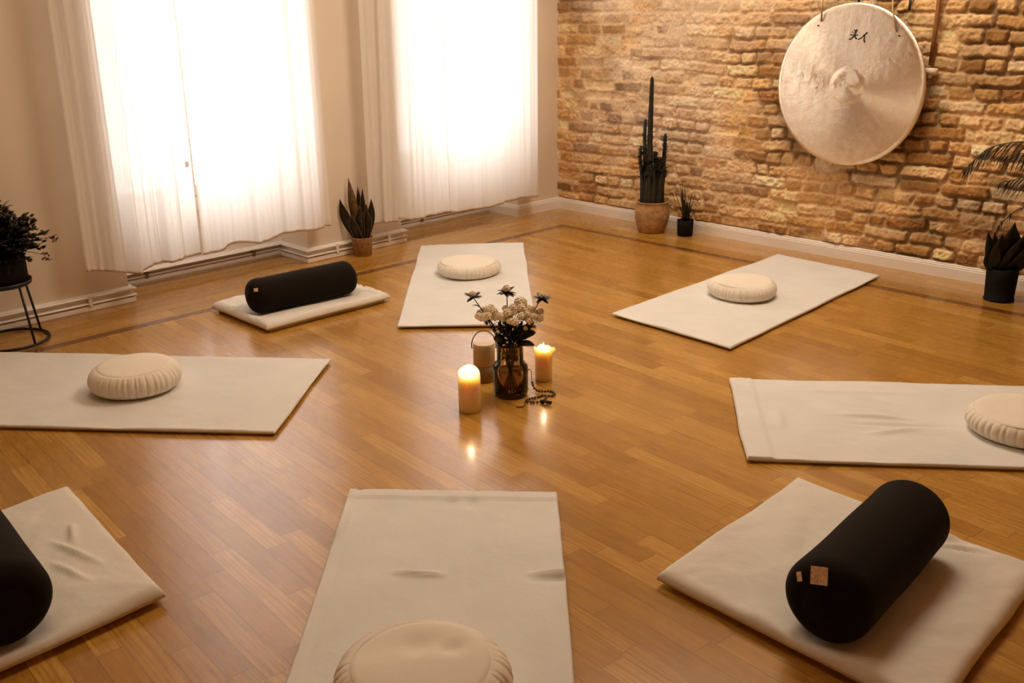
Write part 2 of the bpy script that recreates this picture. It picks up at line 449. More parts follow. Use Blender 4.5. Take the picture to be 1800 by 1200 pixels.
# ------------------------------------------------------------------ the old brick wall (real relief)
def brick_wall():
    x0, x1, z0, z1 = -.03, 4.2, 0.0, 1.9; st = .005
    nx = int((x1-x0)/st)+1; nz = int((z1-z0)/st)+1
    gx, gz = np.meshgrid(np.linspace(x0, x1, nx), np.linspace(z0, z1, nz))
    rng = np.random.default_rng(11)
    ch = .0695
    wx = gx + .018*(fbm(gx*9, gz*12, 5, 3)-.5)*2 + .005*(fbm(gx*40, gz*40, 6, 2)-.5)*2
    wz = gz + .011*(fbm(gx*7, gz*7, 9, 3)-.5)*2 + .0045*(fbm(gx*32, gz*36, 12, 3)-.5)*2 + .010*np.sin(gx*1.7) + .022*(fbm(gx*1.1, gz*.6, 31, 2)-.5)*2
    row = np.floor(wz/ch).astype(int); lz = wz-row*ch
    lx = np.zeros_like(gx); bw = np.ones_like(gx); idx = np.zeros(gx.shape, int)
    nrow0 = row.min(); bid = 0; props = []
    for rI in range(row.min(), row.max()+1):
        m = row == rI
        edges = [-.4 - rng.uniform(0, .2)]
        kind = rI % 2
        while edges[-1] < x1+.4:
            if rng.random() < .18: k = 1-kind
            else: k = kind
            L = (.232 if k == 0 else .115)*rng.uniform(.80, 1.18)
            edges.append(edges[-1]+L)
        E_ = np.array(edges); X = wx[m]
        j = np.clip(np.searchsorted(E_, X)-1, 0, len(E_)-2)
        lx[m] = X-E_[j]; bw[m] = E_[j+1]-E_[j]; idx[m] = bid+j
        bid += len(E_)
    nb = bid
    tone = rng.random(nb); proud = rng.uniform(-.005, .006, nb); tilt = rng.uniform(-.06, .06, nb); worn = rng.random(nb); gap = rng.uniform(.004, .011, nb)
    mg = gap[idx]
    dx = np.minimum(lx, bw-lx)-mg*.5; dz = np.minimum(lz, ch-lz)-mg*.5
    R = .014
    qx = np.maximum(R-dx, 0); qz = np.maximum(R-dz, 0)
    d = R-np.sqrt(qx**2+qz**2)                       # distance to the rounded brick edge
    d = d + (fbm(gx*50, gz*50, 3, 3)-.5)*.012
    s = np.clip(d/.011, 0, 1); s = s*s*(3-2*s)
    flush = np.clip((fbm(gx*2.2, gz*2.2, 77, 3)-.47-.10*np.clip((gx-1.6)/1.2, -.5, 1))*7, 0, 1)     # where mortar was smeared level with the bricks
    rough = (fbm(gx*34, gz*34, 41, 4)-.5) + .6*(fbm(gx*90, gz*90, 43, 2)-.5)
    rec = np.clip((fbm(gx*3.1, gz*5, 55, 3)-.50+.09*np.clip((gx-1.2)/1.5, -.6, 1))*6, 0, 1)*(1-flush)      # raked-out joints
    mort = -.006 - .017*rec + .008*flush + rough*.012
    br = .004 + proud[idx] + tilt[idx]*(lz-ch/2) + rough*.015*(.5+worn[idx])
    miss = (worn[idx] > .965)
    br = np.where(miss, -.012+rough*.012, br)
    h = mort*(1-s) + br*s
    h = np.where(gz < .085, np.minimum(h, -.008), h)        # behind the skirting board
    # albedo
    pal = np.array([(.60, .405, .215), (.52, .33, .155), (.45, .265, .105), (.36, .19, .065), (.60, .45, .28), (.25, .125, .045)])
    cum = np.cumsum([.27, .27, .20, .11, .10, .05])
    pick = np.searchsorted(cum, tone*.999)
    bc = pal[np.clip(pick, 0, 5)][idx]*(.74+.48*worn[idx])[..., None]
    var = .5*fbm(gx*16, gz*16, 21, 4)+.5*fbm(gx*60, gz*75, 23, 3)
    bc = bc*(.55+.90*var)[..., None]
    mc = np.array([.58, .40, .22])*(.70+.5*fbm(gx*11, gz*11, 61, 4))[..., None]
    mc = mc*(1-.50*rec)[..., None]
    col = mc*(1-s)[..., None] + bc*s[..., None]
    # lime wash left on the bricks towards the window corner, patchy
    lime = np.clip((fbm(gx*2.5, gz*3.5, 91, 4)-.30)*3.2, 0, 1)*np.clip(1.35-np.abs(gx-.75)*.85, 0, 1)*np.clip(.15+gz*1.2, 0, 1)*np.clip(gx*5, 0.25, 1)
    lime = lime*(.45+.55*fbm(gx*30, gz*30, 19, 3))
    col = col*(1-lime*.68)[..., None] + np.array([.66, .56, .45])*(lime*.68)[..., None]
    darkpatch = np.clip((fbm(gx*2.2+7, gz*3, 119, 3)-.55+.10*np.clip((gx-2.2)/.6, 0, 1))*5, 0, 1)  # darker patches of brick, more of them towards the right end
    col = col*(1-.38*darkpatch*(1-.8*np.clip(lime*1.5, 0, 1)))[..., None]
    col = np.clip(col*1.5, .012, .9)
    V = np.stack([gx, .012-h, gz], -1).reshape(-1, 3)
    ii = np.arange(nx*nz).reshape(nz, nx)
    a, b, c, dd = ii[:-1, :-1].ravel(), ii[:-1, 1:].ravel(), ii[1:, 1:].ravel(), ii[1:, :-1].ravel()
    F = np.stack([a, b, c, dd], 1)
    extra_v = [(x0, .02, z1-.01), (x1, .02, z1-.01), (XR, .02, z1-.01), (XR, .02, H_), (x0, .02, H_), (x1-.01, .02, 0), (XR, .02, 0), (XR, .02, z1), (x1-.01, .02, z1)]
    n0 = len(V); V = np.r_[V, np.array(extra_v)]
    me = bpy.data.meshes.new('wall_back')
    nf = len(F)+2
    me.vertices.add(len(V)); me.vertices.foreach_set('co', V.ravel())
    loops = np.r_[F.ravel(), [n0, n0+2, n0+3, n0+4], [n0+5, n0+6, n0+7, n0+8]].astype(np.int32)
    me.loops.add(len(loops)); me.loops.foreach_set('vertex_index', loops)
    me.polygons.add(nf); me.polygons.foreach_set('loop_start', np.arange(nf, dtype=np.int32)*4)
    me.polygons.foreach_set('loop_total', np.full(nf, 4, np.int32))
    me.update(calc_edges=True); me.validate()
    me.polygons.foreach_set('use_smooth', np.ones(nf, bool))
    ca = me.attributes.new('albedo', 'FLOAT_COLOR', 'POINT')
    C4 = np.ones((len(V), 4)); C4[:n0, :3] = col.reshape(-1, 3); C4[n0:, :3] = (.48, .28, .12)
    ca.data.foreach_set('color', C4.ravel())
    me.materials.append(M['brick'])
    o = bpy.data.objects.new('wall_back', me); COL.objects.link(o); struct(o)
brick_wall()

# ------------------------------------------------------------------ curtains
def curtain(label, ya, yb, x, hem, folds, top=2.95, seed=0, ya_t=None, yb_t=None, amp=.019):
    """ya, yb: the edges at the hem (ya_t, yb_t at the rail); hem: list of (u, z); folds: (u, width, depth)"""
    ya_t = ya if ya_t is None else ya_t; yb_t = yb if yb_t is None else yb_t
    nu = 150; zs = np.r_[np.linspace(0, .25, 14), np.linspace(.3, 1, 26)]
    hu = np.array([a for a, b in hem]); hz = np.array([b for a, b in hem])
    V = []; U = np.linspace(0, 1, nu)
    rng = np.random.default_rng(seed); ph = rng.uniform(0, 6.3, 6)
    hemz = np.interp(U, hu, hz)
    kern = np.hanning(9); kern /= kern.sum(); hemz = np.convolve(np.pad(hemz, 4, mode='edge'), kern, 'valid')
    W = abs(yb-ya)
    def xo(u, t):
        k = .55+.45*t
        o = amp*k*(np.sin(u*W*2*PI/.17+ph[0]+.5*t)+.6*np.sin(u*W*2*PI/.105+ph[1]-1.2*t)+.45*np.sin(u*W*2*PI/.06+ph[2])+.25*np.sin(u*W*2*PI/.031+ph[3]+2*t))
        for c, w, d in folds: o = o + d*np.exp(-((u-c-.02*(1-t)*np.sin(c*9))/w)**2)
        return o
    rows = []
    hemz = hemz+.008
    for t in zs:
        z = hemz*(1-t)+top*t
        # cloth spreads a little towards the floor
        tt = t
        y = (ya*(1-tt)+ya_t*tt) + U*((yb*(1-tt)+yb_t*tt)-(ya*(1-tt)+ya_t*tt))
        rows.append(np.stack([x+xo(U, t), y, z], -1))
    Vv = np.concatenate(rows); m = len(zs)
    F = [(j*nu+i, j*nu+i+1, (j+1)*nu+i+1, (j+1)*nu+i) for j in range(m-1) for i in range(nu-1)]
    root = build('curtain', Vv, F, M['curtain'])
    tag(root, label, 'curtain', 'sheer white curtains')
    # doubled hem band along the foot of the panel
    b = rows[0]; g = G(); hb = .011
    vv = []
    for i in range(nu):
        p = b[i]
        vv += [(p[0]+.0022, p[1], p[2]-.0005), (p[0]+.0022, p[1], p[2]+hb), (p[0]-.0022, p[1], p[2]+hb), (p[0]-.0022, p[1], p[2]-.0005)]
    ff = [(i*4+k, i*4+(k+1) % 4, (i+1)*4+(k+1) % 4, (i+1)*4+k) for i in range(nu-1) for k in range(4)]
    ff += [(3, 2, 1, 0), tuple((nu-1)*4+k for k in range(4))]
    build('hem', vv, ff, M['hem'], root)
    return root
curtain('leftmost white curtain panel, hanging beside the plant on the black stand', -3.40, -2.883, .112,
        [(0, .222), (.25, .20), (.42, .165), (.50, .163), (.60, .185), (.66, .192), (.78, .186), (.92, .190), (1, .197)],
        [(.16, .05, .012), (.52, .03, .02), (.80, .03, .018)], seed=1, amp=.026, ya_t=-3.387, yb_t=-2.877)
strip = curtain('narrow bright curtain strip with a small clip, between the two left panels', -2.893, -2.79, .076,
        [(0, .185), (1, .186)], [], seed=8, yb_t=-2.787, amp=.004)
G().box(.084, .089, -2.826, -2.808, .645, .672).make('edge_clip', M['edge_clip'], strip, False)
curtain('wide white curtain panel right of the narrow bright strip, above the black bolster', -2.80, -2.05, .112,
        [(0, .192), (.10, .190), (.17, .193), (.19, .215), (.27, .222), (.42, .196), (.52, .196), (.66, .222), (.78, .214), (.9, .205), (1, .208)],
        [(.30, .02, .010), (.46, .02, .012), (.72, .025, .010)], seed=2, ya_t=-2.792, yb_t=-2.066, amp=.012)
curtain('thin outer white curtain edge against the pier, left of the snake plant', -2.08, -1.985, .082,
        [(0, .215), (1, .205)], [], seed=3, yb_t=-1.997, amp=.006)
curtain('white curtain panel just right of the snake plant, with close vertical folds', -1.628, -1.108, .112,
        [(0, .165), (.2, .172), (.4, .155), (.52, .150), (.60, .150), (.75, .158), (1, .152)],
        [(.10, .04, .016), (.33, .03, .02), (.58, .03, .018), (.82, .03, .014)], seed=4, ya_t=-1.568, yb_t=-1.146)
curtain('narrow white curtain strip behind the snake plant at the pier edge', -1.715, -1.585, .080,
        [(0, .16), (1, .165)], [], seed=6, ya_t=-1.695, yb_t=-1.56, amp=.008)
curtain('rightmost white curtain panel, hanging nearest the brick wall corner', -1.122, -.322, .108,
        [(0, .152), (.1, .138), (.3, .136), (.42, .128), (.6, .140), (.78, .150), (.9, .142), (1, .136)],
        [(.06, .03, .012), (.12, .03, -.008), (.84, .03, .010)], seed=5, ya_t=-1.158, yb_t=-.319, amp=.011)

# ------------------------------------------------------------------ cloth slabs: blankets and seat pads
def edge_spacing(n, e, L):
    """0..L with points bunched within e of both ends"""
    k = 6
    a = e*(1-np.cos(np.linspace(0, PI/2, k)))
    return np.r_[a, np.linspace(e, L-e, n)[1:-1], L-a[::-1]]
def slab(name, quad, z0, th, er, mat, parent=None, n=(60, 40), hf=None, wob=.004, seed=0, pillow=None):
    q = [np.array(p, float) for p in quad]        # corner order p00, p10, p11, p01
    Lu = (np.linalg.norm(q[1]-q[0])+np.linalg.norm(q[2]-q[3]))/2; Lv = (np.linalg.norm(q[3]-q[0])+np.linalg.norm(q[2]-q[1]))/2
    su = edge_spacing(n[0], er*1.2, Lu); sv = edge_spacing(n[1], er*1.2, Lv)
    A, B = np.meshgrid(su, sv, indexing='ij')
    u = A/Lu; v = B/Lv
    xy = (q[0]*((1-u)*(1-v))[..., None]+q[1]*(u*(1-v))[..., None]+q[2]*(u*v)[..., None]+q[3]*((1-u)*v)[..., None])
    eu = (q[1]-q[0])/np.linalg.norm(q[1]-q[0]); ev = (q[3]-q[0])/np.linalg.norm(q[3]-q[0])
    # edges are never dead straight
    wob_u = wob*(fbm(v*Lv*4+seed, v*0+1.3, seed, 3)-.5)*2*np.exp(-np.minimum(A, Lu-A)/.05)
    wob_v = wob*(fbm(u*Lu*4+seed*3, u*0+5.1, seed+5, 3)-.5)*2*np.exp(-np.minimum(B, Lv-B)/.05)
    xy = xy + eu*wob_u[..., None] + ev*wob_v[..., None]
    if pillow:
        pu = pillow*np.sin(PI*v)*np.where(u < .5, -1, 1)*0  # kept straight between the corners
    du = np.minimum(A, Lu-A); dv = np.minimum(B, Lv-B); 
    qx = np.maximum(er-du, 0); qy = np.maximum(er-dv, 0)
    e = np.clip(1-np.sqrt(qx**2+qy**2)/er, 0, 1) if not pillow else np.clip(np.minimum(du, dv)/er, 0, 1)
    prof = np.sqrt(np.clip(1-(1-e)**2, 0, 1))
    zs = z0+th*(.42 if pillow else .25)
    top = zs+(z0+th-zs)*prof
    if pillow: top = top + pillow*np.clip(np.minimum(du, dv)/.16, 0, 1)**.7
    if hf is not None: top = top + hf(u, v, A, B, xy)*np.clip(e*1.2, 0, 1)
    bot = zs-(zs-z0)*prof
    nu, nv = A.shape
    cen = sum(q)/4; xyb = cen+(xy-cen)*.93 if pillow else xy      # a pad's underside draws in below its seam
    if pillow: bot = np.where(e <= 0, zs-.001, z0)
    Vt = np.dstack([xy, top]).reshape(-1, 3); Vb = np.dstack([xyb, bot]).reshape(-1, 3)
    I = np.arange(nu*nv).reshape(nu, nv); m = nu*nv
    F = []
    for i in range(nu-1):
        for j in range(nv-1):
            a, b, c, d = I[i, j], I[i+1, j], I[i+1, j+1], I[i, j+1]
            F.append((a, b, c, d)); F.append((d+m, c+m, b+m, a+m))
    ring = list(I[:, 0])+list(I[-1, 1:])+list(I[-2::-1, -1])+list(I[0, -2:0:-1])
    for k in range(len(ring)):
        a, b = ring[k], ring[(k+1) % len(ring)]
        F.append((b, a, a+m, b+m))
    o = build(name, np.r_[Vt, Vb], F, mat, parent)
    return o
def ridge(xy, a, b, w, h):
    """a soft crease from a to b"""
    a = np.array(a); b = np.array(b); d = b-a; L = np.linalg.norm(d); d = d/L; n = np.array([-d[1], d[0]])
    r = xy-a; s = r@d; t = r@n
    return 2.0*h*np.exp(-(t/w)**2)*np.clip(np.sin(np.clip(s/L, 0, 1)*PI), 0, 1)
def lerpq(q, k0, k1, s=0):
    return q
def blanket(label, quad, seed, extra=None, th=.010, fold=None):
    def hf(u, v, A, B, xy):
        h = .006*(fbm(A*3+seed, B*3, seed, 3)-.5) + .006*(fbm(A*9, B*7+seed, seed+3, 4)-.5)
        if fold: h = h + .0035*(A < fold)*1.0 - .002*np.exp(-((A-fold)/.012)**2)
        if extra is not None: h = h + extra(u, v, A, B, xy)
        return h
    o = slab('floor_blanket', quad, .009, th, .006, M['blanket'], None, (110, 170), hf, .006, seed)
    tag(o, label, 'blanket', 'cream blankets on the floor')
    c = np.mean(np.array(quad, float), 0)
    inner = [tuple(c+(np.array(p)-c)*.972) for p in quad]
    slab('under_layer', inner, .0005, .0092, .004, M['blanket'], o, (20, 14), None, .003, seed+20)
    return o
def off(a, b, d):                                # point b pushed d metres further along a->b
    a = np.array(a, float); b = np.array(b, float); return tuple(b+(b-a)/np.linalg.norm(b-a)*d)
# left, with its far end out of the picture
c1, c2 = (1.463, -2.985), (1.947, -3.562)
blanket('cream floor blanket at the left, between the plant stand and the black-bolster pads', [c1, c2, (.72, -4.60), (.235, -4.01)], 3,
        lambda u, v, A, B, xy: ridge(xy, (1.62, -3.25), (1.75, -3.5), .012, .003)+ridge(xy, (1.35, -3.05), (.9, -3.42), .012, .003))
blanket('cream floor blanket at the back, its far end by the rightmost curtain', [(.198, -1.431), (.592, -.957), (1.765, -2.066), (1.323, -2.52)], 5)
blanket('cream floor blanket at the back right, reaching towards the brick wall', [(2.591, -1.745), (1.908, -1.706), (1.873, -.196), (2.508, -.235)], 7,
        lambda u, v, A, B, xy: ridge(xy, (2.0, -1.6), (2.35, -1.35), .015, .003))
blanket('cream floor blanket at the right edge, with a folded-over end', [(2.790, -2.055), (3.239, -2.625), (4.62, -1.50), (4.17, -.94)], 9,
        lambda u, v, A, B, xy: ridge(xy, (3.25, -2.12), (3.5, -1.95), .010, .006)+ridge(xy, (3.32, -2.16), (3.62, -1.92), .012, -.004)+ridge(xy, (3.42, -2.2), (3.55, -2.0), .012, .005)+ridge(xy, (3.1, -2.2), (3.2, -2.35), .012, .004)+.005*(B < .085)+ridge(xy, (2.98, -2.05), (3.5, -1.62), .02, .002))
blanket('cream floor blanket in the front middle, nearest the camera', [(2.493, -3.647), (2.965, -3.222), (4.12, -4.38), (3.68, -4.84)], 11,
        lambda u, v, A, B, xy: ridge(xy, (2.95, -3.86), (3.08, -3.76), .009, .007)+ridge(xy, (3.21, -3.62), (3.36, -3.47), .008, .009)+ridge(xy, (3.23, -3.64), (3.38, -3.49), .007, -.006)
        +ridge(xy, (2.56, -3.70), (2.72, -3.86), .014, .005)+ridge(xy, (2.76, -3.46), (2.80, -3.52), .02, -.004)+ridge(xy, (2.80, -3.42), (2.86, -3.48), .02, -.004)+ridge(xy, (2.62, -3.80), (3.3, -4.5), .016, .004)+.0045*(B < .05), fold=.03)

def zafu(label, x, y, R, H, rz=0, seed=0, dents=None, strap=None, z=.0200):
    rng = random.Random(seed); nw = 44
    rc = H*.5
    root = thing('meditation_cushion', label, 'cushion', (x, y, z), rz, 'round meditation cushions')
    ph = [rng.uniform(.55, 1.0) for _ in range(nw)]
    jt = [rng.uniform(-.3, .3) for _ in range(nw)]
    def pleat(w):
        k = int(w/(2*PI)*nw) % nw; fr = (w/(2*PI)*nw) % 1
        return ph[k]*(math.exp(-((fr-.5-jt[k])/.16)**2))
    prof = []
    n = 16
    for i in range(n+1):
        a = -PI/2+PI*i/n
        if not (i > n/2 and R-rc+rc*math.cos(a) < R-rc+.012): prof.append((R-rc+rc*math.cos(a), rc+rc*math.sin(a)*(.97)))
    prof.append((R-rc+.012, H*.958))
    def rf(r, zz, w, i):
        if i == len(prof)-1: return r, zz+.003*math.sin(2*w+seed)
        f = math.sin(PI*i/n)**.7
        f = f*(.6+.4*math.cos((i/n-.5)*PI))
        r2 = r - .0085*pleat(w)*f + .004*math.sin(3*w+seed)*f
        return r2, zz
    G().lathe(prof, nw*7, rf, close=False).make('pleated_side', M['zafu'], root)
    # domed top panel, sewn in a ring
    pr = []
    R2 = R-rc+.012
    for i in range(13):
        q = i/12; pr.append((R2*(1-q)+.0005, H*.955+.0012+.010*(1-(1-q)**2)**.8*1.0))
    def rf2(r, zz, w, i):
        zz = zz + .003*math.sin(2*w+seed)*(r/R2)
        if dents:
            for dx, dy, ww, dp in dents:
                zz -= dp*math.exp(-((r*math.cos(w)-dx)**2+(r*math.sin(w)-dy)**2)/ww**2)
        return r, zz
    G().lathe([(R2+.0015, H*.948)]+pr, 72, rf2, close=False).make('top_panel', M['zafu'], root)
    if strap is not None:
        a = rad(strap); g = G(); pts = []
        for i in range(15):
            q = -PI*.36+PI*.72*i/14
            bow = .010*math.sin(PI*i/14)
            pts.append((math.cos(a)*(R-rc+(rc+.002+bow)*math.cos(q)), math.sin(a)*(R-rc+(rc+.002+bow)*math.cos(q)), rc+(rc+.002)*math.sin(q)))
        sd = Vector((-math.sin(a), math.cos(a), 0))
        vv = []; ff = []
        for i, p in enumerate(pts):
            p = Vector(p); nrm = Vector((math.cos(a)*.8, math.sin(a)*.8, .3)).normalized()
            vv += [p+sd*.011, p-sd*.011, p-sd*.011+nrm*.003, p+sd*.011+nrm*.003]
        for i in range(14):
            for k in range(4): ff.append((i*4+k, i*4+(k+1) % 4, (i+1)*4+(k+1) % 4, (i+1)*4+k))
        ff += [(3, 2, 1, 0), (56, 57, 58, 59)]
        G().add(vv, ff).make('carry_strap', M['strap'], root)
    return root
zafu('round pleated cushion on the left blanket, in front of the plant stand', 1.195, -3.70, .172, .098, .3, 1)
zafu('round cushion on the back blanket, behind the vase of flowers', .885, -1.675, .172, .070, 1.1, 2)
zafu('round cushion on the blanket lying towards the brick wall', 2.195, -1.05, .168, .078, 2.0, 3)
zafu('round cushion with a strap, cut by the right edge of the photo', 3.80, -1.81, .185, .075, .4, 4, strap=-80)
zafu('round dented cushion in front, cut by the bottom edge of the photo', 3.42, -4.14, .190, .112, 0.0, 5, dents=[(-.045, .035, .038, .012), (.015, .075, .026, .012), (-.09, -.03, .05, .005), (-.03, .09, .03, .004)])

def seat_pad(label, quad, seed, th=.046, axis=None, extra=None):
    def hf(u, v, A, B, xy):
        h = .014*(fbm(A*4+seed, B*4, seed, 3)-.5) + .013*(fbm(A*9+.8*np.sin(B*9), B*9+seed, seed+3, 4)-.5)
        if axis:
            a, b = np.array(axis[0]), np.array(axis[1]); d = b-a; L = np.linalg.norm(d); d = d/L
            r = xy-a; s = r@d; tt = r@np.array([-d[1], d[0]])
            inn = np.clip((s+.03)/.06, 0, 1)*np.clip((L+.03-s)/.06, 0, 1)
            h = h*(1-.9*np.exp(-(tt/.10)**2)*inn) - .024*np.exp(-(tt/.085)**2)*inn
            # puckers fanning out from the ends of the weight lying on it
            for e_, sg in ((a, -1), (b, 1)):
                rr_ = xy-e_; rad_ = np.hypot(rr_[..., 0], rr_[..., 1]); an = np.arctan2(rr_@np.array([-d[1], d[0]]), sg*(rr_@d))
                h = h + .008*np.sin(an*17+2*np.sin(an*5+seed))*np.exp(-((rad_-.12)/.06)**2)*(np.abs(an) < 1.3)
        if extra is not None: h = h + extra(u, v, A, B, xy)
        return h
    o = slab('seat_pad', quad, .0005, th, .026, M['pad'], None, (90, 90), hf, .006, seed, pillow=.008)
    return tag(o, label, 'seat pad', 'square cream seat pads')
P_FR = ((3.924, -3.394), (3.876, -2.827)); P_BL = ((.724, -2.911), (.771, -2.355)); P_FL = ((1.921, -4.607), (2.617, -4.680))
seat_pad('square cream seat pad at the front right, wrinkled under its bolster', [(3.445, -2.675), (3.472, -3.405), (4.215, -3.44), (4.165, -2.700)], 1, axis=P_FR)
seat_pad('cream seat pad at the back left, between two curtains and the left blanket', [(.440, -2.955), (.945, -2.965), (.950, -2.262), (.440, -2.250)], 2, axis=P_BL)
seat_pad('square cream seat pad in the front left corner, cut by the photo edge', [(1.875, -4.245), (1.905, -4.985), (2.66, -5.02), (2.638, -4.322)], 3, axis=P_FL,
         extra=lambda u, v, A, B, xy: ridge(xy, (2.15, -4.35), (2.28, -4.40), .010, .006)+ridge(xy, (2.2, -4.44), (2.42, -4.38), .010, .006)+ridge(xy, (2.3, -4.48), (2.5, -4.44), .010, .005))

def bolster(label, ends, R, zc, tags=(), rc=.05, seed=0):
    A = Vector((*ends[0], zc)); B = Vector((*ends[1], zc)); L = (B-A).length
    d = (B-A).normalized()
    root = thing('bolster', label, 'bolster', A, 0, 'black bolsters')
    root.rotation_euler = d.to_track_quat('X', 'Z').to_euler()
    def ring(prof):
        V = []; F = []; seg = 56; rn = random.Random(seed); p1 = rn.uniform(0, 6)
        for x, r in prof:
            for k in range(seg):
                w = 2*PI*k/seg
                q = r*(1+.012*math.sin(3*w+x*9+p1)+.008*math.sin(x*21+2*w))
                V.append((x, q*math.cos(w), q*math.sin(w)))
        for i in range(len(prof)-1):
            for k in range(seg): F.append((i*seg+k, i*seg+(k+1) % seg, (i+1)*seg+(k+1) % seg, (i+1)*seg+k))
        F.append(tuple(range(seg))[::-1]); F.append(tuple((len(prof)-1)*seg+k for k in range(seg)))
        return V, F
    prof = []
    for i in range(9):
        a = PI/2*i/8; prof.append((rc-rc*math.cos(a), R-rc+rc*math.sin(a)))
    for i in range(1, 12): prof.append((rc+(L-2*rc)*i/12, R))
    for i in range(9):
        a = PI/2*i/8; prof.append((L-rc+rc*math.sin(a), R-rc+rc*math.cos(a)))
    V, F = ring(prof); build('bolster_cover', V, F, M['black'], root)
    for s in (0, 1):
        pr = []
        for i in range(7):
            q = i/6; x = .014*math.sin(PI/2*q)
            pr.append(((-x+.004 if s == 0 else L+x-.004), (R-rc+.004)*(1-q)+.001))
        V, F = ring(pr); build('end_panel', V, F, M['black'], root)
    for kind, pos, rot, sz in tags:
        g = G(); w, h = sz; th = .0015
        g.box(-w/2, w/2, -h/2, h/2, 0, th)
        o = g.make(kind, M['tag'], root, False)
        o.location = pos; o.rotation_euler = rot
    return root
def surf(L_, R, x, phi, rc=.05):
    """point and outward frame on a bolster, phi from the local Y axis towards Z"""
    if x < rc:
        a = math.acos((rc-x)/rc); r = R-rc+rc*math.sin(a); nx = -math.cos(a); nr = math.sin(a)
    else: r, nx, nr = R, 0, 1
    n = Vector((nx, nr*math.cos(phi), nr*math.sin(phi)))
    p = Vector((x, r*math.cos(phi), r*math.sin(phi)))+n*.002
    return p, n
def tagat(kind, R, x, phi, sz, spin=0):
    p, n = surf(0, R, x, phi)
    return (kind, p, (n.to_track_quat('Z', 'Y').to_matrix() @ Matrix.Rotation(spin, 3, 'Z')).to_euler(), sz)
bolster('black bolster with a square tag, on the front right seat pad', P_FR, .105, .138,
        [tagat('label_tag', .105, .004, rad(80), (.040, .040), .25), tagat('care_label', .105, .006, rad(42), (.014, .022), .6)], seed=1)
bolster('smaller-looking black bolster on the seat pad near the curtains', P_BL, .083, .118, [tagat('label_tag', .083, .014, rad(139), (.020, .016), .2)], seed=2)
bolster('black bolster on the front left seat pad, cut by the left edge', P_FL, .108, .141, [], seed=3)

# ------------------------------------------------------------------ gong on the brick wall
GX, GZ, GR, GY = 2.150, .956, .418, -.085
gong = thing('gong', 'large round pale bronze gong hanging by cords on the brick wall', 'gong', (GX, GY, GZ))
def gongface():
    g = G(); n = 60; seg = 144; V = []; F = []
    prof = []
    for i in range(n+1):
        r = GR*i/n
        boss = .0032*(1-min(1, max(0, (r-.078)/.020)))
        dome = .012*(1-(r/GR)**2.2)
        edge = -.006*max(0, (r-GR*.95)/(GR*.05))**2
        prof.append((max(r, .0006), dome+boss+edge))
    prof2 = [(GR+.0015, -.008), (GR, -.012), (GR-.012, -.013)]
    for r, h in prof+prof2:
        for k in range(seg):
            w = 2*PI*k/seg
            hm = .0013*(float(fbm(8+r*math.cos(w)*16, 8+r*math.sin(w)*16, 3, 3))-.5) if r < GR*.97 else 0
            # broad hammered swell: the metal sheet is not flat
            hm += .004*math.sin(2*w+.6)*(r/GR)**1.5
            V.append((r*math.cos(w), -(h+hm), r*math.sin(w)))
    m = len(prof+prof2)
    for i in range(m-1):
        for k in range(seg): F.append((i*seg+k, i*seg+(k+1) % seg, (i+1)*seg+(k+1) % seg, (i+1)*seg+k))
    F.append(tuple(range(seg))[::-1])
    return build('gong_disc', V, F, M['gong'], gong)
gongface()
def gface(x, z):                            # y of the disc front at x, z (local)
    r = math.hypot(x, z); w = math.atan2(z, x)
    return -(.012*(1-(r/GR)**2.2)+.0032*(1-min(1, max(0, (r-.078)/.020)))+.004*math.sin(2*w+.6)*(r/GR)**1.5)-.0012
# two brush-painted characters near the top edge
def stroke(pts, ws):
    g = G(); pts = smoothpath([(x, 0, z) for x, z in pts], 5); V = []; F = []; n = len(pts)
    for i, p in enumerate(pts):
        t_ = (pts[min(i+1, n-1)]-pts[max(i-1, 0)]); s = Vector((-t_.z, 0, t_.x)).normalized()
        w = 1.55*(ws[0]+(ws[1]-ws[0])*i/(n-1))
        for q in (-1, 1):
            a = p+s*(w*q); V.append((a.x, gface(a.x, a.z)-.0004, a.z))
        for q in (-1, 1):
            a = p+s*(w*q); V.append((a.x, gface(a.x, a.z)+.0006, a.z))
    for i in range(n-1):
        b = i*4; c = b+4
        F += [(b, b+1, c+1, c), (b+3, b+2, c+2, c+3), (b+2, b, c, c+2), (b+1, b+3, c+3, c+1)]
    return V, F
def gp(px, pz):                             # crop position of the strokes to gong coordinates
    return ((px-510)*.000417+.0113, (470-pz)*.000432+.256)
chars = [[(([(455,520),(490,503),(520,468),(535,430),(550,402)]), (.0022, .0028)), ([(460,463),(500,466),(572,466)], (.0016, .0018)), ([(512,405),(530,425)], (.0024, .0016)), ([(490,428),(505,440)], (.0022, .0014)), ([(520,470),(540,495),(555,512)], (.0020, .0026))],
         [(([(575,518),(620,495),(655,462),(690,434)]), (.0016, .0024)), ([(660,462),(655,500),(658,528),(672,546)], (.0018, .0026))]]
for cset in chars:
    g = G()
    for pts, ws in cset:
        v_, f_ = stroke([gp(*p) for p in pts], ws); g.add(v_, f_)
    g.make('painted_character', M['ink'], gong, False)
for sx, hx, hz, tx, tz in ((-1, -.182, .322, -.145, .62), (1, .243, .278, .170, .62)):
    y = gface(hx, hz)
    G().tube([(hx, y-.004, hz), ((hx*2+tx)/3, -.030, (hz*2+tz)/3), ((hx+tx)/2, -.010, (hz+tz)/2), (tx, .02, tz)], .0045, 8).make('cord', M['cord'], gong)
    G().tube([(hx+sx*.016, y-.001, hz-.020), (hx+sx*.016, y-.004, hz-.020)], .0045, 10).make('cord_hole', M['ink'], gong)
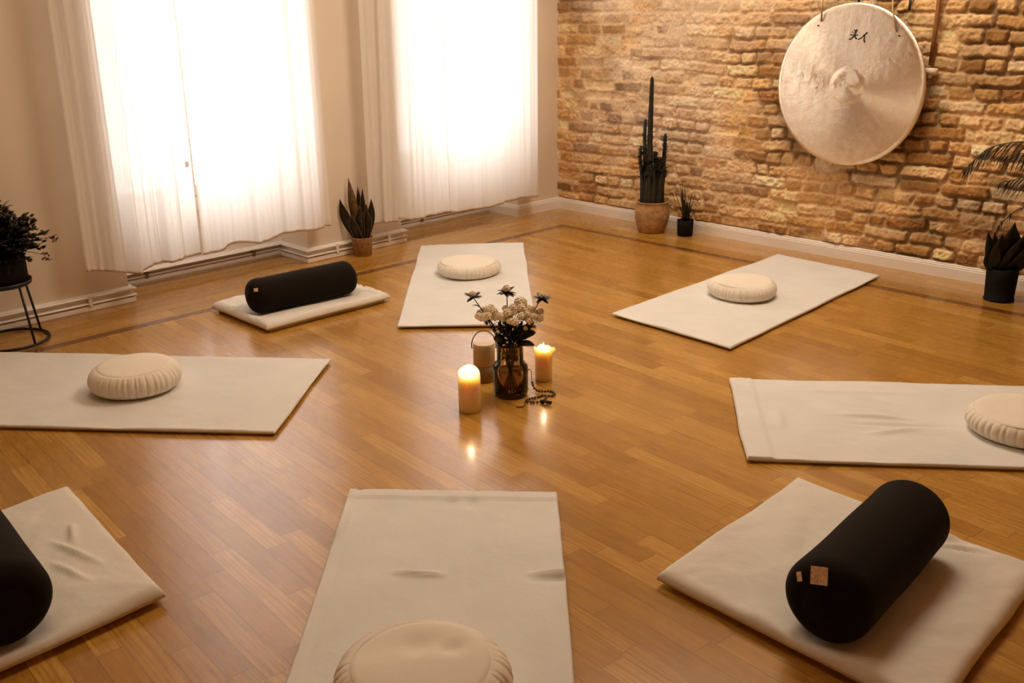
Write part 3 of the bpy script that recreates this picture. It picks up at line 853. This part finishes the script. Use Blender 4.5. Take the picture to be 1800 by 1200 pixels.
for x, z, l in ((2.135, 1.372, .045), (2.412, 1.335, .06)):
    o = G().tube([(x, .015, z+l), (x, -.018, z+l*.9), (x+.002, -.022, z+l*.3), (x, -.020, z)], .007, 8).make('wall_hook', M['hook'])
    tag(o, 'small black hook in the brick above the gong centre' if x < 2.3 else 'small black hook in the brick right of the gong cords', 'hook')
st = thing('gong_mallet', 'wooden gong mallet hanging on the brick right of the gong', 'mallet', (2.550, -.0135, 1.06))
G().tube([(0.002, 0, .012), (.006, 0, .2), (.008, .0, .55)], [.012, .0125, .0115], 14).make('handle', M['wood'], st)
G().tube([(-.035, -.006, -.016), (.040, -.006, -.018)], [.017, .017], 18).make('mallet_head', M['peg'], st)

# ------------------------------------------------------------------ potted plants
def soil_disc(r, z, parent):
    return G().lathe([(r, z-.006), (r, z), (r*.6, z+.004), (.001, z+.005)], 28).make('soil', M['soil'], parent)
side = Vector((.706, .708, 0)); back = Vector((-.711, .703, 0))

# tall cactus
CP = Vector((.935, -.150, 0))
cact = thing('potted_cactus', 'tall many-stemmed cactus in a rough tan clay pot by the brick wall', 'plant', CP)
def pot_rf(sd):
    return lambda r, z, w, i: (r*(1+.012*math.sin(3*w+sd)+.008*math.sin(7*w+z*40)), z)
G().lathe([(.073, 0), (.082, .004), (.098, .045), (.108, .095), (.108, .135), (.100, .170), (.098, .188), (.103, .194), (.100, .198), (.090, .196), (.088, .176)], 56, pot_rf(1)).make('clay_pot', M['basket'], cact)
soil_disc(.089, .180, cact)
def cactus_stem(b, pts, r, ribs=3, tw=.5, taper=.6):
    V = []; F = []; seg = ribs*6; n = 26
    path = smoothpath(pts, 8); n = len(path)
    for i, p in enumerate(path):
        u = i/(n-1)
        rr = r*(1-(1-taper)*u)*(1 if u < .93 else max(.12, math.sqrt(max(0, 1-((u-.93)/.07)**2))))
        for k in range(seg):
            w = 2*PI*k/seg
            q = rr*(.62+.38*abs(math.cos(w*ribs/2+tw*u))**1.6)*(1+.07*math.sin(i*2.3))
            V.append((p.x+q*math.cos(w), p.y+q*math.sin(w), p.z))
    for i in range(n-1):
        for k in range(seg): F.append((i*seg+k, i*seg+(k+1) % seg, (i+1)*seg+(k+1) % seg, (i+1)*seg+k))
    F.append(tuple(range(seg))[::-1]); F.append(tuple((n-1)*seg+k for k in range(seg)))
    return V, F, path
rn = random.Random(4); leaves = G()
specs = [  # side offset at the foot and at the top, foot height, top height, foot radius, top radius, depth
 (-.020, -.024, .17, .955, .023, .011, 0), (-.045, -.057, .17, .700, .015, .009, .01), (-.062, -.083, .17, .535, .014, .009, 0), (.046, .067, .17, .612, .018, .009, .0),
 (.010, .030, .17, .475, .022, .014, -.035), (.034, .042, .17, .452, .024, .015, .03), (.0, .012, .17, .50, .022, .013, .04), (.058, .060, .17, .41, .018, .013, -.02),
 (-.03, -.026, .17, .43, .020, .013, -.045), (.028, .046, .17, .40, .022, .014, -.05), (-.008, -.004, .17, .44, .022, .014, -.05), (-.042, -.045, .17, .39, .017, .011, -.03), (.012, .008, .17, .42, .024, .016, .01)]
for so, st_, z0, z1, r, r1, dp in specs:
    a = side*so+back*dp*.8; b = side*st_+back*dp
    mid = a.lerp(b, .5)+side*rn.uniform(-.006, .006)
    pts = [(a.x, a.y, z0), (a.lerp(mid, .5).x, a.lerp(mid, .5).y, z0*.75+z1*.25), (mid.x, mid.y, (z0+z1)/2), (b.x, b.y, z0*.2+z1*.8), (b.x+.001, b.y, z1)]
    V, F, path = cactus_stem(None, pts, r*1.15, 3, rn.uniform(0, 2), r1/r)
    build('cactus_column', V, F, M['cactus'], cact)
    for p in path[8:-2]:
        for k in range(3 if .34 < p.z < .72 else 0):
            w = rn.uniform(0, 2*PI); dr = Vector((math.cos(w), math.sin(w), rn.uniform(.1, .8))).normalized()
            if rn.random() < .6:
                q = p+Vector((dr.x, dr.y, 0))*r*.7; leaves.blade(q, q+dr*rn.uniform(.020, .036), .013, n=5, th=.001)
leaves.make('small_leaves', M['leaf_dark'], cact)

# small spiky plant in a black pot
gp_ = thing('potted_aloe', 'small spiky plant in a black pot beside the cactus', 'plant', (1.158, -.100, 0))
G().lathe([(.044, 0), (.047, .003), (.050, .06), (.051, .098), (.047, .098), (.046, .085)], 40).make('pot', M['blackpot'], gp_)
soil_disc(.0465, .088, gp_)
rn = random.Random(8); g = G()
for k in range(26):
    w = rn.uniform(0, 2*PI); l = rn.uniform(.12, .25); sp_ = rn.uniform(.04, .5)
    b = Vector((.018*math.cos(w), .018*math.sin(w), .088))
    if k < 13:
        sx_ = (k-6)/6.0; tp = b+side*(sx_*.105)+Vector((0, 0, .225-.05*abs(sx_)+rn.uniform(-.03, .02)))+back*(-abs(rn.uniform(0, .03)))
    else:
        tp = b+Vector((math.cos(w)*l*sp_, min(math.sin(w)*l*sp_, .055), l*math.cos(sp_)))
    g.blade(b, tp, .013, bend=Vector((-math.cos(w), -math.sin(w), 0))*.008, n=7, th=.002, shape=lambda u: (1-u)**.6+.03)
g.make('spiky_leaves', M['leaf_dark'], gp_)

# snake plant between the windows
sp0 = Vector((.068, -1.765, 0))
sn = thing('potted_snake_plant', 'snake plant in a woven tan pot at the pier between the curtains', 'plant', sp0)
G().lathe([(.049, 0), (.052, .003), (.060, .085), (.063, .108), (.060, .111), (.057, .108), (.056, .090)], 44, pot_rf(2)).make('woven_pot', M['basket2'], sn)
soil_disc(.0575, .094, sn)
def snleaf(bx, tx, tz, wd, dp, bend=0, pale=False, nm='leaf'):
    b = side*bx+back*dp*.4+Vector((0, 0, .09)); tp = side*tx+back*dp+Vector((0, 0, tz))
    shp = lambda u: (.55+.55*math.sin(PI*min(1, .12+.62*u)))*(1 if u < .55 else max(.02, 1-((u-.55)/.45)**1.5))
    sd = side + back*random.Random(int(tz*1000)).uniform(-.3, .3)
    o = G().blade(b, tp, wd, bend=side*bend, side=sd, n=14, th=.003, fold=.28, shape=shp).make(nm, M['snake_pale'] if pale else M['snake'], sn)
    r = G()
    d = (tp-b).normalized(); sdn = (sd-d*sd.dot(d)).normalized(); nr = sdn.cross(d)
    for s in (-1, 1):
        pts = []; rr = []
        for i in range(14):
            u = i/13; w = max(wd*.5*shp(u), .0004); pts.append(b.lerp(tp, u)+side*bend*(4*u*(1-u))+sdn*(s*w)+nr*(w*.28)); rr.append(.0016*(1-.6*u))
        r.tube(pts, rr, 5)
    r.make('leaf_margin', M['snake_edge'], o)
    return o
snleaf(-.012, -.113, .335, .058, -.015, -.016); snleaf(-.010, -.062, .450, .052, .02, 0, True); snleaf(.004, -.010, .400, .040, .015, 0)
snleaf(.012, .020, .395, .034, -.01, .0); snleaf(.018, .064, .330, .044, .01, .012); snleaf(.010, .040, .310, .040, -.03, .006)
snleaf(.0, .004, .30, .050, -.04, -.006); snleaf(-.005, -.050, .245, .052, -.045, -.006); snleaf(.022, .035, .28, .045, -.035, .012)

# dark agave in a black pot by the brick wall
ag = thing('potted_agave', 'broad pointed dark plant in a black cylinder pot at the right', 'plant', (3.108, -.215, 0))
G().lathe([(.064, 0), (.070, .002), (.071, .008), (.067, .012), (.071, .10), (.073, .158), (.069, .160), (.067, .150)], 44).make('pot', M['blackpot'], ag)
soil_disc(.068, .146, ag)
def agleaf(a, tx, tz, wd, dp, bend):
    b = side*a+Vector((0, 0, .14)); tp = side*tx+back*dp+Vector((0, 0, tz))
    shp = lambda u: (.7+.5*math.sin(PI*min(1, .1+.8*u)))*(1 if u < .45 else max(.015, 1-((u-.45)/.55)**1.25))
    G().blade(b, tp, wd, bend=side*bend, side=side+back*.1, n=12, th=.006, fold=.2, shape=shp).make('leaf', M['leaf_dark'], ag)
agleaf(.0, .016, .385, .125, -.02, 0); agleaf(-.02, -.082, .335, .060, .03, -.012); agleaf(-.03, -.092, .272, .055, -.03, -.02)
agleaf(.02, .122, .385, .085, .0, .012); agleaf(.02, .110, .315, .08, -.04, .03); agleaf(-.005, -.045, .335, .11, -.04, -.012); agleaf(.01, .062, .335, .11, -.04, .012)
agleaf(.01, .05, .34, .06, .05, .0); agleaf(-.01, -.04, .33, .06, .05, -.01)

# feathery palm reaching in from the right
pl = thing('potted_palm', 'feathery palm fronds arching in at the right edge over the dark pot', 'plant', (3.52, -.28, 0))
G().lathe([(.11, 0), (.12, .004), (.145, .22), (.15, .25), (.14, .25), (.137, .22)], 40).make('pot', M['blackpot'], pl)
soil_disc(.138, .23, pl)
G().tube([(0, 0, .22), (.01, 0, .38), (0, .01, .52)], [.03, .026, .02], 10).make('trunk', M['stem'], pl)
rn = random.Random(5)
def frond(pts, ll, dens=26, droop=.5):
    path = smoothpath(pts, 8); g = G(); n = len(path)
    g.tube(path, [.0045*(1-.7*i/(n-1)) for i in range(n)], 6)
    for k in range(dens):
        u = .18+.80*k/(dens-1); i = min(n-2, int(u*(n-1))); p = path[i]; d = (path[i+1]-path[i]).normalized()
        for s in (-1, 1):
            sd = d.cross(Vector((0, 0, 1))).normalized()*s
            l = ll*(math.sin(PI*min(.98, .15+.8*u))**.7)*rn.uniform(.8, 1.1)
            tp = p+(d*.55+sd*.50+Vector((0, 0, -droop*rn.uniform(.9, 2.0)))).normalized()*l*1.15
            tp.y = min(tp.y, .24)
            g.blade(p, tp, .009, bend=Vector((0, 0, .015)), n=5, th=.0008, shape=lambda u_: (1-u_)**.5*min(1, .4+3*u_)+.04)
    return g
fr_ = [([(0, 0, .52), (-.14, -.02, .70), (-.32, -.04, .775), (-.50, -.05, .74), (-.61, -.06, .62)], .17),
       ([(0, 0, .52), (-.16, .02, .66), (-.34, .05, .715), (-.50, .06, .68)], .16),
       ([(0, 0, .50), (-.12, -.08, .60), (-.26, -.12, .64), (-.40, -.15, .60)], .15),
       ([(0, 0, .48), (-.14, -.02, .47), (-.32, -.03, .48), (-.41, -.03, .40), (-.43, -.03, .35)], .05),
       ([(0, 0, .52), (.10, .0, .72), (.28, -.06, .80), (.45, -.1, .72)], .17),
       ([(0, 0, .52), (.02, -.14, .74), (.06, -.34, .80), (.1, -.5, .72)], .17),
       ([(0, 0, .52), (-.03, .04, .76), (-.10, .06, .95), (-.22, .06, 1.03)], .16),
       ([(0, 0, .50), (.15, -.1, .60), (.3, -.18, .60), (.42, -.25, .5)], .15)]
for k, (pts, ll) in enumerate(fr_):
    frond(pts, ll, 24 if k < 3 else (8 if k == 3 else 20)).make('frond', M['palm'], pl)

# shrub on a black metal stand at the left
ST = Vector((.186, -3.805, 0))
sd_ = thing('plant_stand', 'black wire plant stand with a round foot ring at the left wall', 'stand', ST)
def circ(r, z, n=48): return [(r*math.cos(2*PI*i/n), r*math.sin(2*PI*i/n), z) for i in range(n+1)]
RS = .158
G().tube(circ(RS, .008), .0065, 8, False).make('foot_ring', M['blackmetal'], sd_)
G().lathe([(.001, .262), (.120, .262), (.124, .266), (.126, .282), (.123, .282), (.121, .270), (.001, .268)], 48).make('tray', M['blackmetal'], sd_)
for k in range(4):
    w = rad(18+90*k)
    a = (RS*math.cos(w), RS*math.sin(w), .008); b = (.116*math.cos(w), .116*math.sin(w), .266)
    G().tube([a, b], .0055, 8).make('leg', M['blackmetal'], sd_)
sh = thing('potted_shrub', 'bushy dark small-leaved shrub in a black pot on the wire stand', 'plant', ST+Vector((0, 0, .2705)))
G().lathe([(.108, 0), (.113, .003), (.113, .08), (.110, .145), (.105, .145), (.102, .12)], 44).make('pot', M['blackpot'], sh)
soil_disc(.1025, .125, sh)
rn = random.Random(21); twigs = G(); lv = G(); lv2 = G()
def sprig(p0, p1, nleaf, sz, tgt):
    p0, p1 = Vector(p0), Vector(p1); ctrl = p0.lerp(p1, .5)+Vector((rn.uniform(-.02, .02), rn.uniform(-.02, .02), .03))
    path = bez(p0, ctrl, p1, 9); twigs.tube(path, [.0022*(1-.6*i/8) for i in range(9)], 5)
    for k in range(nleaf):
        u = .38+.62*k/(nleaf-1); i = min(7, int(u*8)); p = path[i].lerp(path[i+1], u*8-i)
        w = rn.uniform(0, 2*PI); d = Vector((math.cos(w), math.sin(w), rn.uniform(-.2, .8))).normalized()
        tgt.blade(p, p+d*rn.uniform(.7, 1.2)*sz, sz*.8, n=5, th=.0008, fold=.15)
for k in range(250):
    w = rn.uniform(0, 2*PI); el = rn.uniform(-.22, 1.3); l = rn.uniform(.11, .225)
    tp = Vector((math.cos(w)*math.cos(el)*l, math.sin(w)*math.cos(el)*l, .15+math.sin(el)*l*.92))
    if ST.x+tp.x < .03: tp.x = .03-ST.x
    sprig((rn.uniform(-.05, .05), rn.uniform(-.05, .05), .125), tp, 20, .025, lv if k % 6 else lv2)
for sx_, zz, m in ((.025, .370, 14), (-.01, .325, 12), (.262, .200, 14), (.215, .120, 14), (.18, .25, 14), (.06, .33, 12)):
    tp = side*sx_+Vector((0, 0, zz)); sprig((0, 0, .13), tp, 6, .012, lv)
    for k in range(22):
        q = tp+Vector((rn.uniform(-.012, .012), rn.uniform(-.012, .012), rn.uniform(-.022, .010))); w = rn.uniform(0, 2*PI)
        lv2.blade(q, q+Vector((math.cos(w), math.sin(w), .6)).normalized()*.014, .008, n=4, th=.0008)
for k in range(9):                       # pale trailing sprigs over the rim
    w = rad(-60+rn.uniform(-50, 60)); l = rn.uniform(.12, .15)
    sprig((.06*math.cos(w), .06*math.sin(w), .13), (l*math.cos(w), l*math.sin(w), rn.uniform(.04, .12)), 12, .017, lv2)
twigs.make('twigs', M['stem'], sh); lv.make('leaves', M['leaf_dark'], sh); lv2.make('young_leaves', M['shrub'], sh)

# ------------------------------------------------------------------ centre piece: candles, canister, vase, beads
def candle(label, loc, R, H, seed, kind):
    c = thing('candle', label, 'candle', loc, 0, 'lit pillar candles')
    rn = random.Random(seed)
    prof = [(R*.96, 0), (R, .003), (R, H*.5), (R, H-.012), (R*1.0, H), (R*.97, H+.004), (R*.90, H+.002), (R*.80, H-.010), (R*.5, H-.020), (R*.1, H-.022), (.0006, H-.022)]
    aw = math.atan2(.703, -.711)          # the rim stands tallest on the side away from the camera
    def rf(r, z, w, i):
        if 3 <= i <= 6:
            if kind == 0:
                z = z + .030*max(0, math.cos((w-aw)*.5))**3*(1 if i > 3 else .6); 
                if i > 3: r = r*(1+.05*math.cos(w-aw-1.2))
                r = r*(1-.12*max(0, math.cos((w-aw)*.5))**4*(i > 4))
            else:
                z = z + .006*math.sin(3*w+1)+.004*math.sin(5*w)
                if i > 3: r = r*(1.06+.10*math.sin(2*w+.6)+.26*max(0, math.cos(w-math.atan2(.708, .706)))**10)
        return r, z
    G().lathe(prof, 56, rf).make('wax_body', M['wax'], c)
    G().tube([(0, 0, H-.026), (.001, 0, H-.014), (.003, .001, H-.006)], .0013, 6).make('wick', M['wick'], c)
    G().lathe([(.0006, H-.010), (.0030, H-.004), (.0042, H+.003), (.0034, H+.011), (.0016, H+.019), (.0003, H+.026)], 14).make('flame', M['flame'], c)
    l = bpy.data.lights.new('candle_light', 'POINT'); l.energy = .16; l.color = (1, .72, .38); l.shadow_soft_size = .006
    lo = bpy.data.objects.new('candle_light', l); COL.objects.link(lo); lo.location = Vector(loc)+Vector((0, 0, H+.034))
    return c
candle('thick lit candle in front, left of the glass vase', (2.262, -2.936, 0), .041, .132, 1, 0)
candle('slimmer lit candle with a spread rim, right of the vase', (2.243, -2.523, 0), .034, .128, 2, 1)

cn = thing('canister', 'pale two-tone cylinder with a thin loop handle, behind the front candle', 'canister', (2.076, -2.686, 0))
G().lathe([(.040, 0), (.0425, .002), (.0425, .066), (.041, .067)], 48).make('lower_body', M['canister_low'], cn)
G().lathe([(.0412, .0672), (.0428, .0685), (.0428, .148), (.0415, .152)], 48).make('upper_body', M['canister'], cn)
G().lathe([(.0420, .1522), (.0415, .1548), (.038, .1555), (.0006, .1555)], 48).make('lid', M['canister_top'], cn)
hp = []
for i in range(25):
    a = PI*(-.06+1.12*i/24); hp.append(tuple(side*(math.cos(a)*.0475)+Vector((0, 0, .143+math.sin(a)*.062))))
G().tube(hp, .0022, 8).make('loop_handle', M['leather'], cn)

VC = Vector((2.258, -2.722, 0))
vs = thing('glass_vase', 'brown glass jar vase holding the flowers in the room centre', 'vase', VC)
outer = [(.055, 0), (.063, .003), (.066, .012), (.067, .10), (.066, .116), (.060, .126), (.053, .131), (.050, .138), (.050, .196), (.053, .203), (.0535, .208)]
inner = [(.0505, .208), (.0475, .196), (.0475, .137), (.057, .123), (.0635, .112), (.0640, .012), (.056, .007), (.0006, .007)]
G().lathe(outer+inner, 56).make('glass_jar', M['vase'], vs)
G().lathe([(.0006, .009), (.055, .009), (.0630, .014), (.0630, .095), (.0006, .095)], 48, close=False).make('water', M['water'], vs)

rn = random.Random(33)
def head_round(g, c, r, m=40):
    c = Vector(c)
    for k in range(m):
        z = 1-1.75*(k+.5)/m; w = k*2.39996; s = math.sqrt(max(0, 1-z*z))
        d = Vector((s*math.cos(w), s*math.sin(w), z)); p = c+d*r*.80
        g.blob(p, r*.26, r*.26, r*.16, 7, 4, d.to_track_quat('Z', 'Y').to_matrix())
    g.blob(c, r*.78, r*.78, r*.74, 12, 8)
def flower(label, sx, z, dp, r, kind, foot, leaves_=4, petal='petal'):
    f = thing('flower', label, 'flower', VC+Vector((0, 0, .012)), 0, 'cut flowers in the glass vase')
    tip = side*sx+back*dp+Vector((0, 0, z-.012))
    ft = side*foot[0]+back*foot[1]
    neck = side*max(-.030, min(.030, sx*.30))+back*max(-.028, min(.028, dp*.5))+Vector((0, 0, .175))
    path = smoothpath([ft, ft.lerp(neck, .5)+Vector((0, 0, .0)), neck, neck.lerp(tip, .55)+Vector((0, 0, .012)), tip], 6)
    G().tube(path, [.0030-.0012*i/(len(path)-1) for i in range(len(path))], 7).make('stem', M['stem'], f)
    if kind == 'cluster':
        g = G(); g2 = G()
        for k in range(11):
            w = k*2.4; q = tip+Vector((math.cos(w)*r*.72, math.sin(w)*r*.72, rn.uniform(-.45, .5)*r)) if k > 1 else tip+Vector((0, 0, r*(.55-.4*k)))
            head_round(g, q, r*rn.uniform(.30, .42), 20)
            g2.tube([tip-Vector((0, 0, r*.9)), q], .0012, 5)
        g.make('blossom', M[petal], f); g2.make('flower_stalks', M['stem'], f)
    elif kind == 'single':
        g = G(); head_round(g, tip, r, 46); g.make('blossom', M[petal], f)
    else:                                      # a small ruffled head with dark sepals under it
        g = G(); head_round(g, tip+Vector((0, 0, r*.35)), r*.62, 26); g.make('blossom', M[petal], f)
        g = G()
        for k in range(14):
            w = k*.7; d = Vector((math.cos(w), math.sin(w), rn.uniform(-.5, .5))).normalized(); g.blade(tip-Vector((0, 0, r*.2)), tip-Vector((0, 0, r*.1))+d*r*1.5, r*.75, n=6, th=.001)
        g.make('sepals', M['leaf_dark'], f)
    g = G()
    for k in range(leaves_):
        u = rn.uniform(.50, .86); i = int(u*(len(path)-1)); p = path[i]; w = rn.uniform(0, 2*PI)
        d = Vector((math.cos(w), math.sin(w), rn.uniform(.1, .9))).normalized()
        g.blade(p, p+d*rn.uniform(.028, .048), .014, bend=Vector((0, 0, .006)), n=7, th=.001)
    if leaves_: g.make('leaves', M['leaf_dark'], f)
    return f
flower('small ruffled flower standing out highest at the left', -.135, .388, .0, .024, 'ruffle', (.02, .01), 5)
flower('small ruffled flower, the highest in the middle of the bunch', -.010, .402, .02, .026, 'ruffle', (.0, -.02), 3)
flower('small ruffled flower standing out highest at the right', .120, .378, .01, .024, 'ruffle', (-.02, .0), 4)
flower('clustered pale flower at the left of the bunch, above the canister handle', -.085, .318, -.01, .042, 'cluster', (.03, .0), 5)
flower('round creamy flower between the two larger clusters', -.042, .318, -.025, .018, 'single', (.01, .03), 2, 'petal2')
flower('big clustered flower at the front middle of the bunch', .012, .325, -.02, .046, 'cluster', (-.01, .02), 6)
flower('creamy rounded flower behind the middle cluster', .042, .352, .03, .027, 'single', (.0, .03), 2, 'petal2')
flower('big clustered flower at the right of the bunch', .083, .312, .0, .044, 'cluster', (-.03, -.01), 6)
flower('pale bud low among the dark leaves at the right', .058, .272, -.03, .009, 'single', (-.02, -.03), 3, 'petal2')
lf = thing('leaf_sprig', 'dark leafy sprig filling the neck of the vase, pointing right', 'leaf', VC+Vector((0, 0, .012)))
g = G(); g.tube(smoothpath([(.0, .0, 0), (.005, .004, .10), (.010, .008, .20), tuple(side*.05+Vector((0, 0, .235)))], 6), .0026, 7); g.make('stem', M['stem'], lf)
g = G()
for sx_, z0, tx, tz, w in ((.03, .21, .098, .235, .034), (.03, .19, .092, .195, .024), (.02, .22, .085, .262, .030), (-.02, .20, -.062, .215, .034), (-.01, .22, -.05, .262, .026), (0, .20, .03, .29, .03), (0, .20, -.015, .285, .03), (.01, .21, .05, .285, .03), (.0, .19, .01, .27, .035)):
    g.blade(side*sx_+Vector((0, 0, z0))+back*rn.uniform(-.02, .02), side*tx+Vector((0, 0, tz))+back*rn.uniform(-.05, 0), w, bend=Vector((0, 0, .008)), side=side*.3+back*.3+Vector((0, 0, .9)), n=8, th=.001)
for k in range(110):
    w = rn.uniform(0, 2*PI); p = Vector((rn.uniform(-.045, .045), rn.uniform(-.045, .045), rn.uniform(.20, .285))) if k % 3 else Vector((rn.uniform(-.025, .025), rn.uniform(-.025, .025), rn.uniform(.12, .2))); d = Vector((math.cos(w), math.sin(w), rn.uniform(0, .9))).normalized()
    g.blade(p, p+d*rn.uniform(.02, .038), .014, n=6, th=.001)
g.make('leaves', M['leaf_dark'], lf)

# string of prayer beads beside the vase
ml = thing('bead_necklace', 'string of small dark beads with a tassel, right of the vase foot', 'necklace', (2.345, -2.660, 0))
def fl2(dx, dd, z): return side*dx+back*dd+Vector((0, 0, z))
loop = smoothpath([fl2(-.038, .03, .012), fl2(-.045, .04, .06), fl2(-.036, .035, .092), fl2(-.026, .03, .085), fl2(-.024, .03, .05), fl2(-.012, .025, .016), fl2(.015, .03, .005),
                   fl2(.045, .03, .005), fl2(.062, .005, .005), fl2(.050, -.018, .005), fl2(.018, -.012, .005), fl2(-.005, -.03, .005), fl2(-.04, -.05, .005), fl2(-.045, -.07, .005), fl2(-.01, -.078, .005), fl2(.02, -.06, .005), fl2(.028, -.03, .006)], 8)
G().tube(loop, .0014, 6).make('cord', M['leather'], ml)
g = G(); acc = 0; prev = loop[0]; 
for p in loop[34:]:
    if (p-prev).length > .0095: g.blob(p, .0052, .0052, .0052, 8, 6); prev = p
g.make('beads', M['bead'], ml)
g = G()
for k in range(26):
    a = fl2(.015+rn.uniform(-.003, .003), -.085, .006+rn.uniform(-.002, .004)); b = fl2(.036+rn.uniform(-.010, .012), -.098+rn.uniform(-.012, .012), .004+rn.uniform(0, .008))
    g.tube([a, a.lerp(b, .5)+Vector((0, 0, .004)), b], .0016, 5)
g.blob(fl2(.013, -.083, .008), .008, .008, .008, 10, 8)
g.make('tassel', M['tassel'], ml)
G().tube(smoothpath([fl2(-.05, -.055, .004), fl2(-.055, -.10, .003), fl2(-.065, -.118, .003), fl2(-.085, -.118, .003)], 6), .0022, 6).make('loose_cord', M['leather'], ml)

# ------------------------------------------------------------------ light
w = bpy.data.worlds.new('overcast_sky'); SC.world = w; w.use_nodes = True
bg = w.node_tree.nodes['Background']; bg.inputs[0].default_value = (1.0, .98, .96, 1); bg.inputs[1].default_value = 8.5
for a, b in bays:                                # portals: help the renderer find the sky through each window
    l = bpy.data.lights.new('sky_portal', 'AREA'); l.shape = 'RECTANGLE'; l.size = HEAD-SILL; l.size_y = b-a; l.cycles.is_portal = True
    o = bpy.data.objects.new('sky_portal', l); COL.objects.link(o); o.location = (-.62, (a+b)/2, (SILL+HEAD)/2)
    o.rotation_euler = (0, rad(-90), 0)
def fill_light(name, loc, size, power, col):  # soft fill lights added under the ceiling to brighten the room
    l = bpy.data.lights.new(name, 'AREA'); l.shape = 'DISK'; l.size = size; l.energy = power; l.color = col
    o = bpy.data.objects.new(name, l); COL.objects.link(o); o.location = loc; return o
fill_light('ceiling_fill', (2.3, -1.35, H_-.05), 1.4, 49, (1, .84, .64))
fill_light('ceiling_fill', (2.0, -3.8, H_-.05), 1.4, 13, (1, .78, .50))

# ------------------------------------------------------------------ camera
cd = bpy.data.cameras.new('camera'); cam = bpy.data.objects.new('camera', cd); COL.objects.link(cam)
cd.sensor_width = 36; cd.lens = 36.126; cd.clip_start = .05
f_ = Vector((-0.673523, 0.665219, -0.322258)); r_ = Vector((0.705717, 0.70838, -0.012688)); u_ = Vector((-0.219841, 0.235969, 0.946567))
mt = Matrix(((r_.x, u_.x, -f_.x), (r_.y, u_.y, -f_.y), (r_.z, u_.z, -f_.z))).to_4x4(); mt.translation = (4.853, -5.274, 1.45)
cam.matrix_world = mt
SC.camera = cam

SC.view_settings.view_transform = 'Standard'; SC.view_settings.look = 'None'
SC.view_settings.exposure = 0.47; SC.view_settings.gamma = 1.0; SC.view_settings.use_curve_mapping = False
cy = SC.cycles
cy.adaptive_threshold = .02; cy.max_bounces = 9; cy.diffuse_bounces = 4; cy.glossy_bounces = 4; cy.transmission_bounces = 6; cy.transparent_max_bounces = 24
cy.caustics_reflective = False; cy.caustics_refractive = False; cy.sample_clamp_indirect = 8.0
cy.use_denoising = True
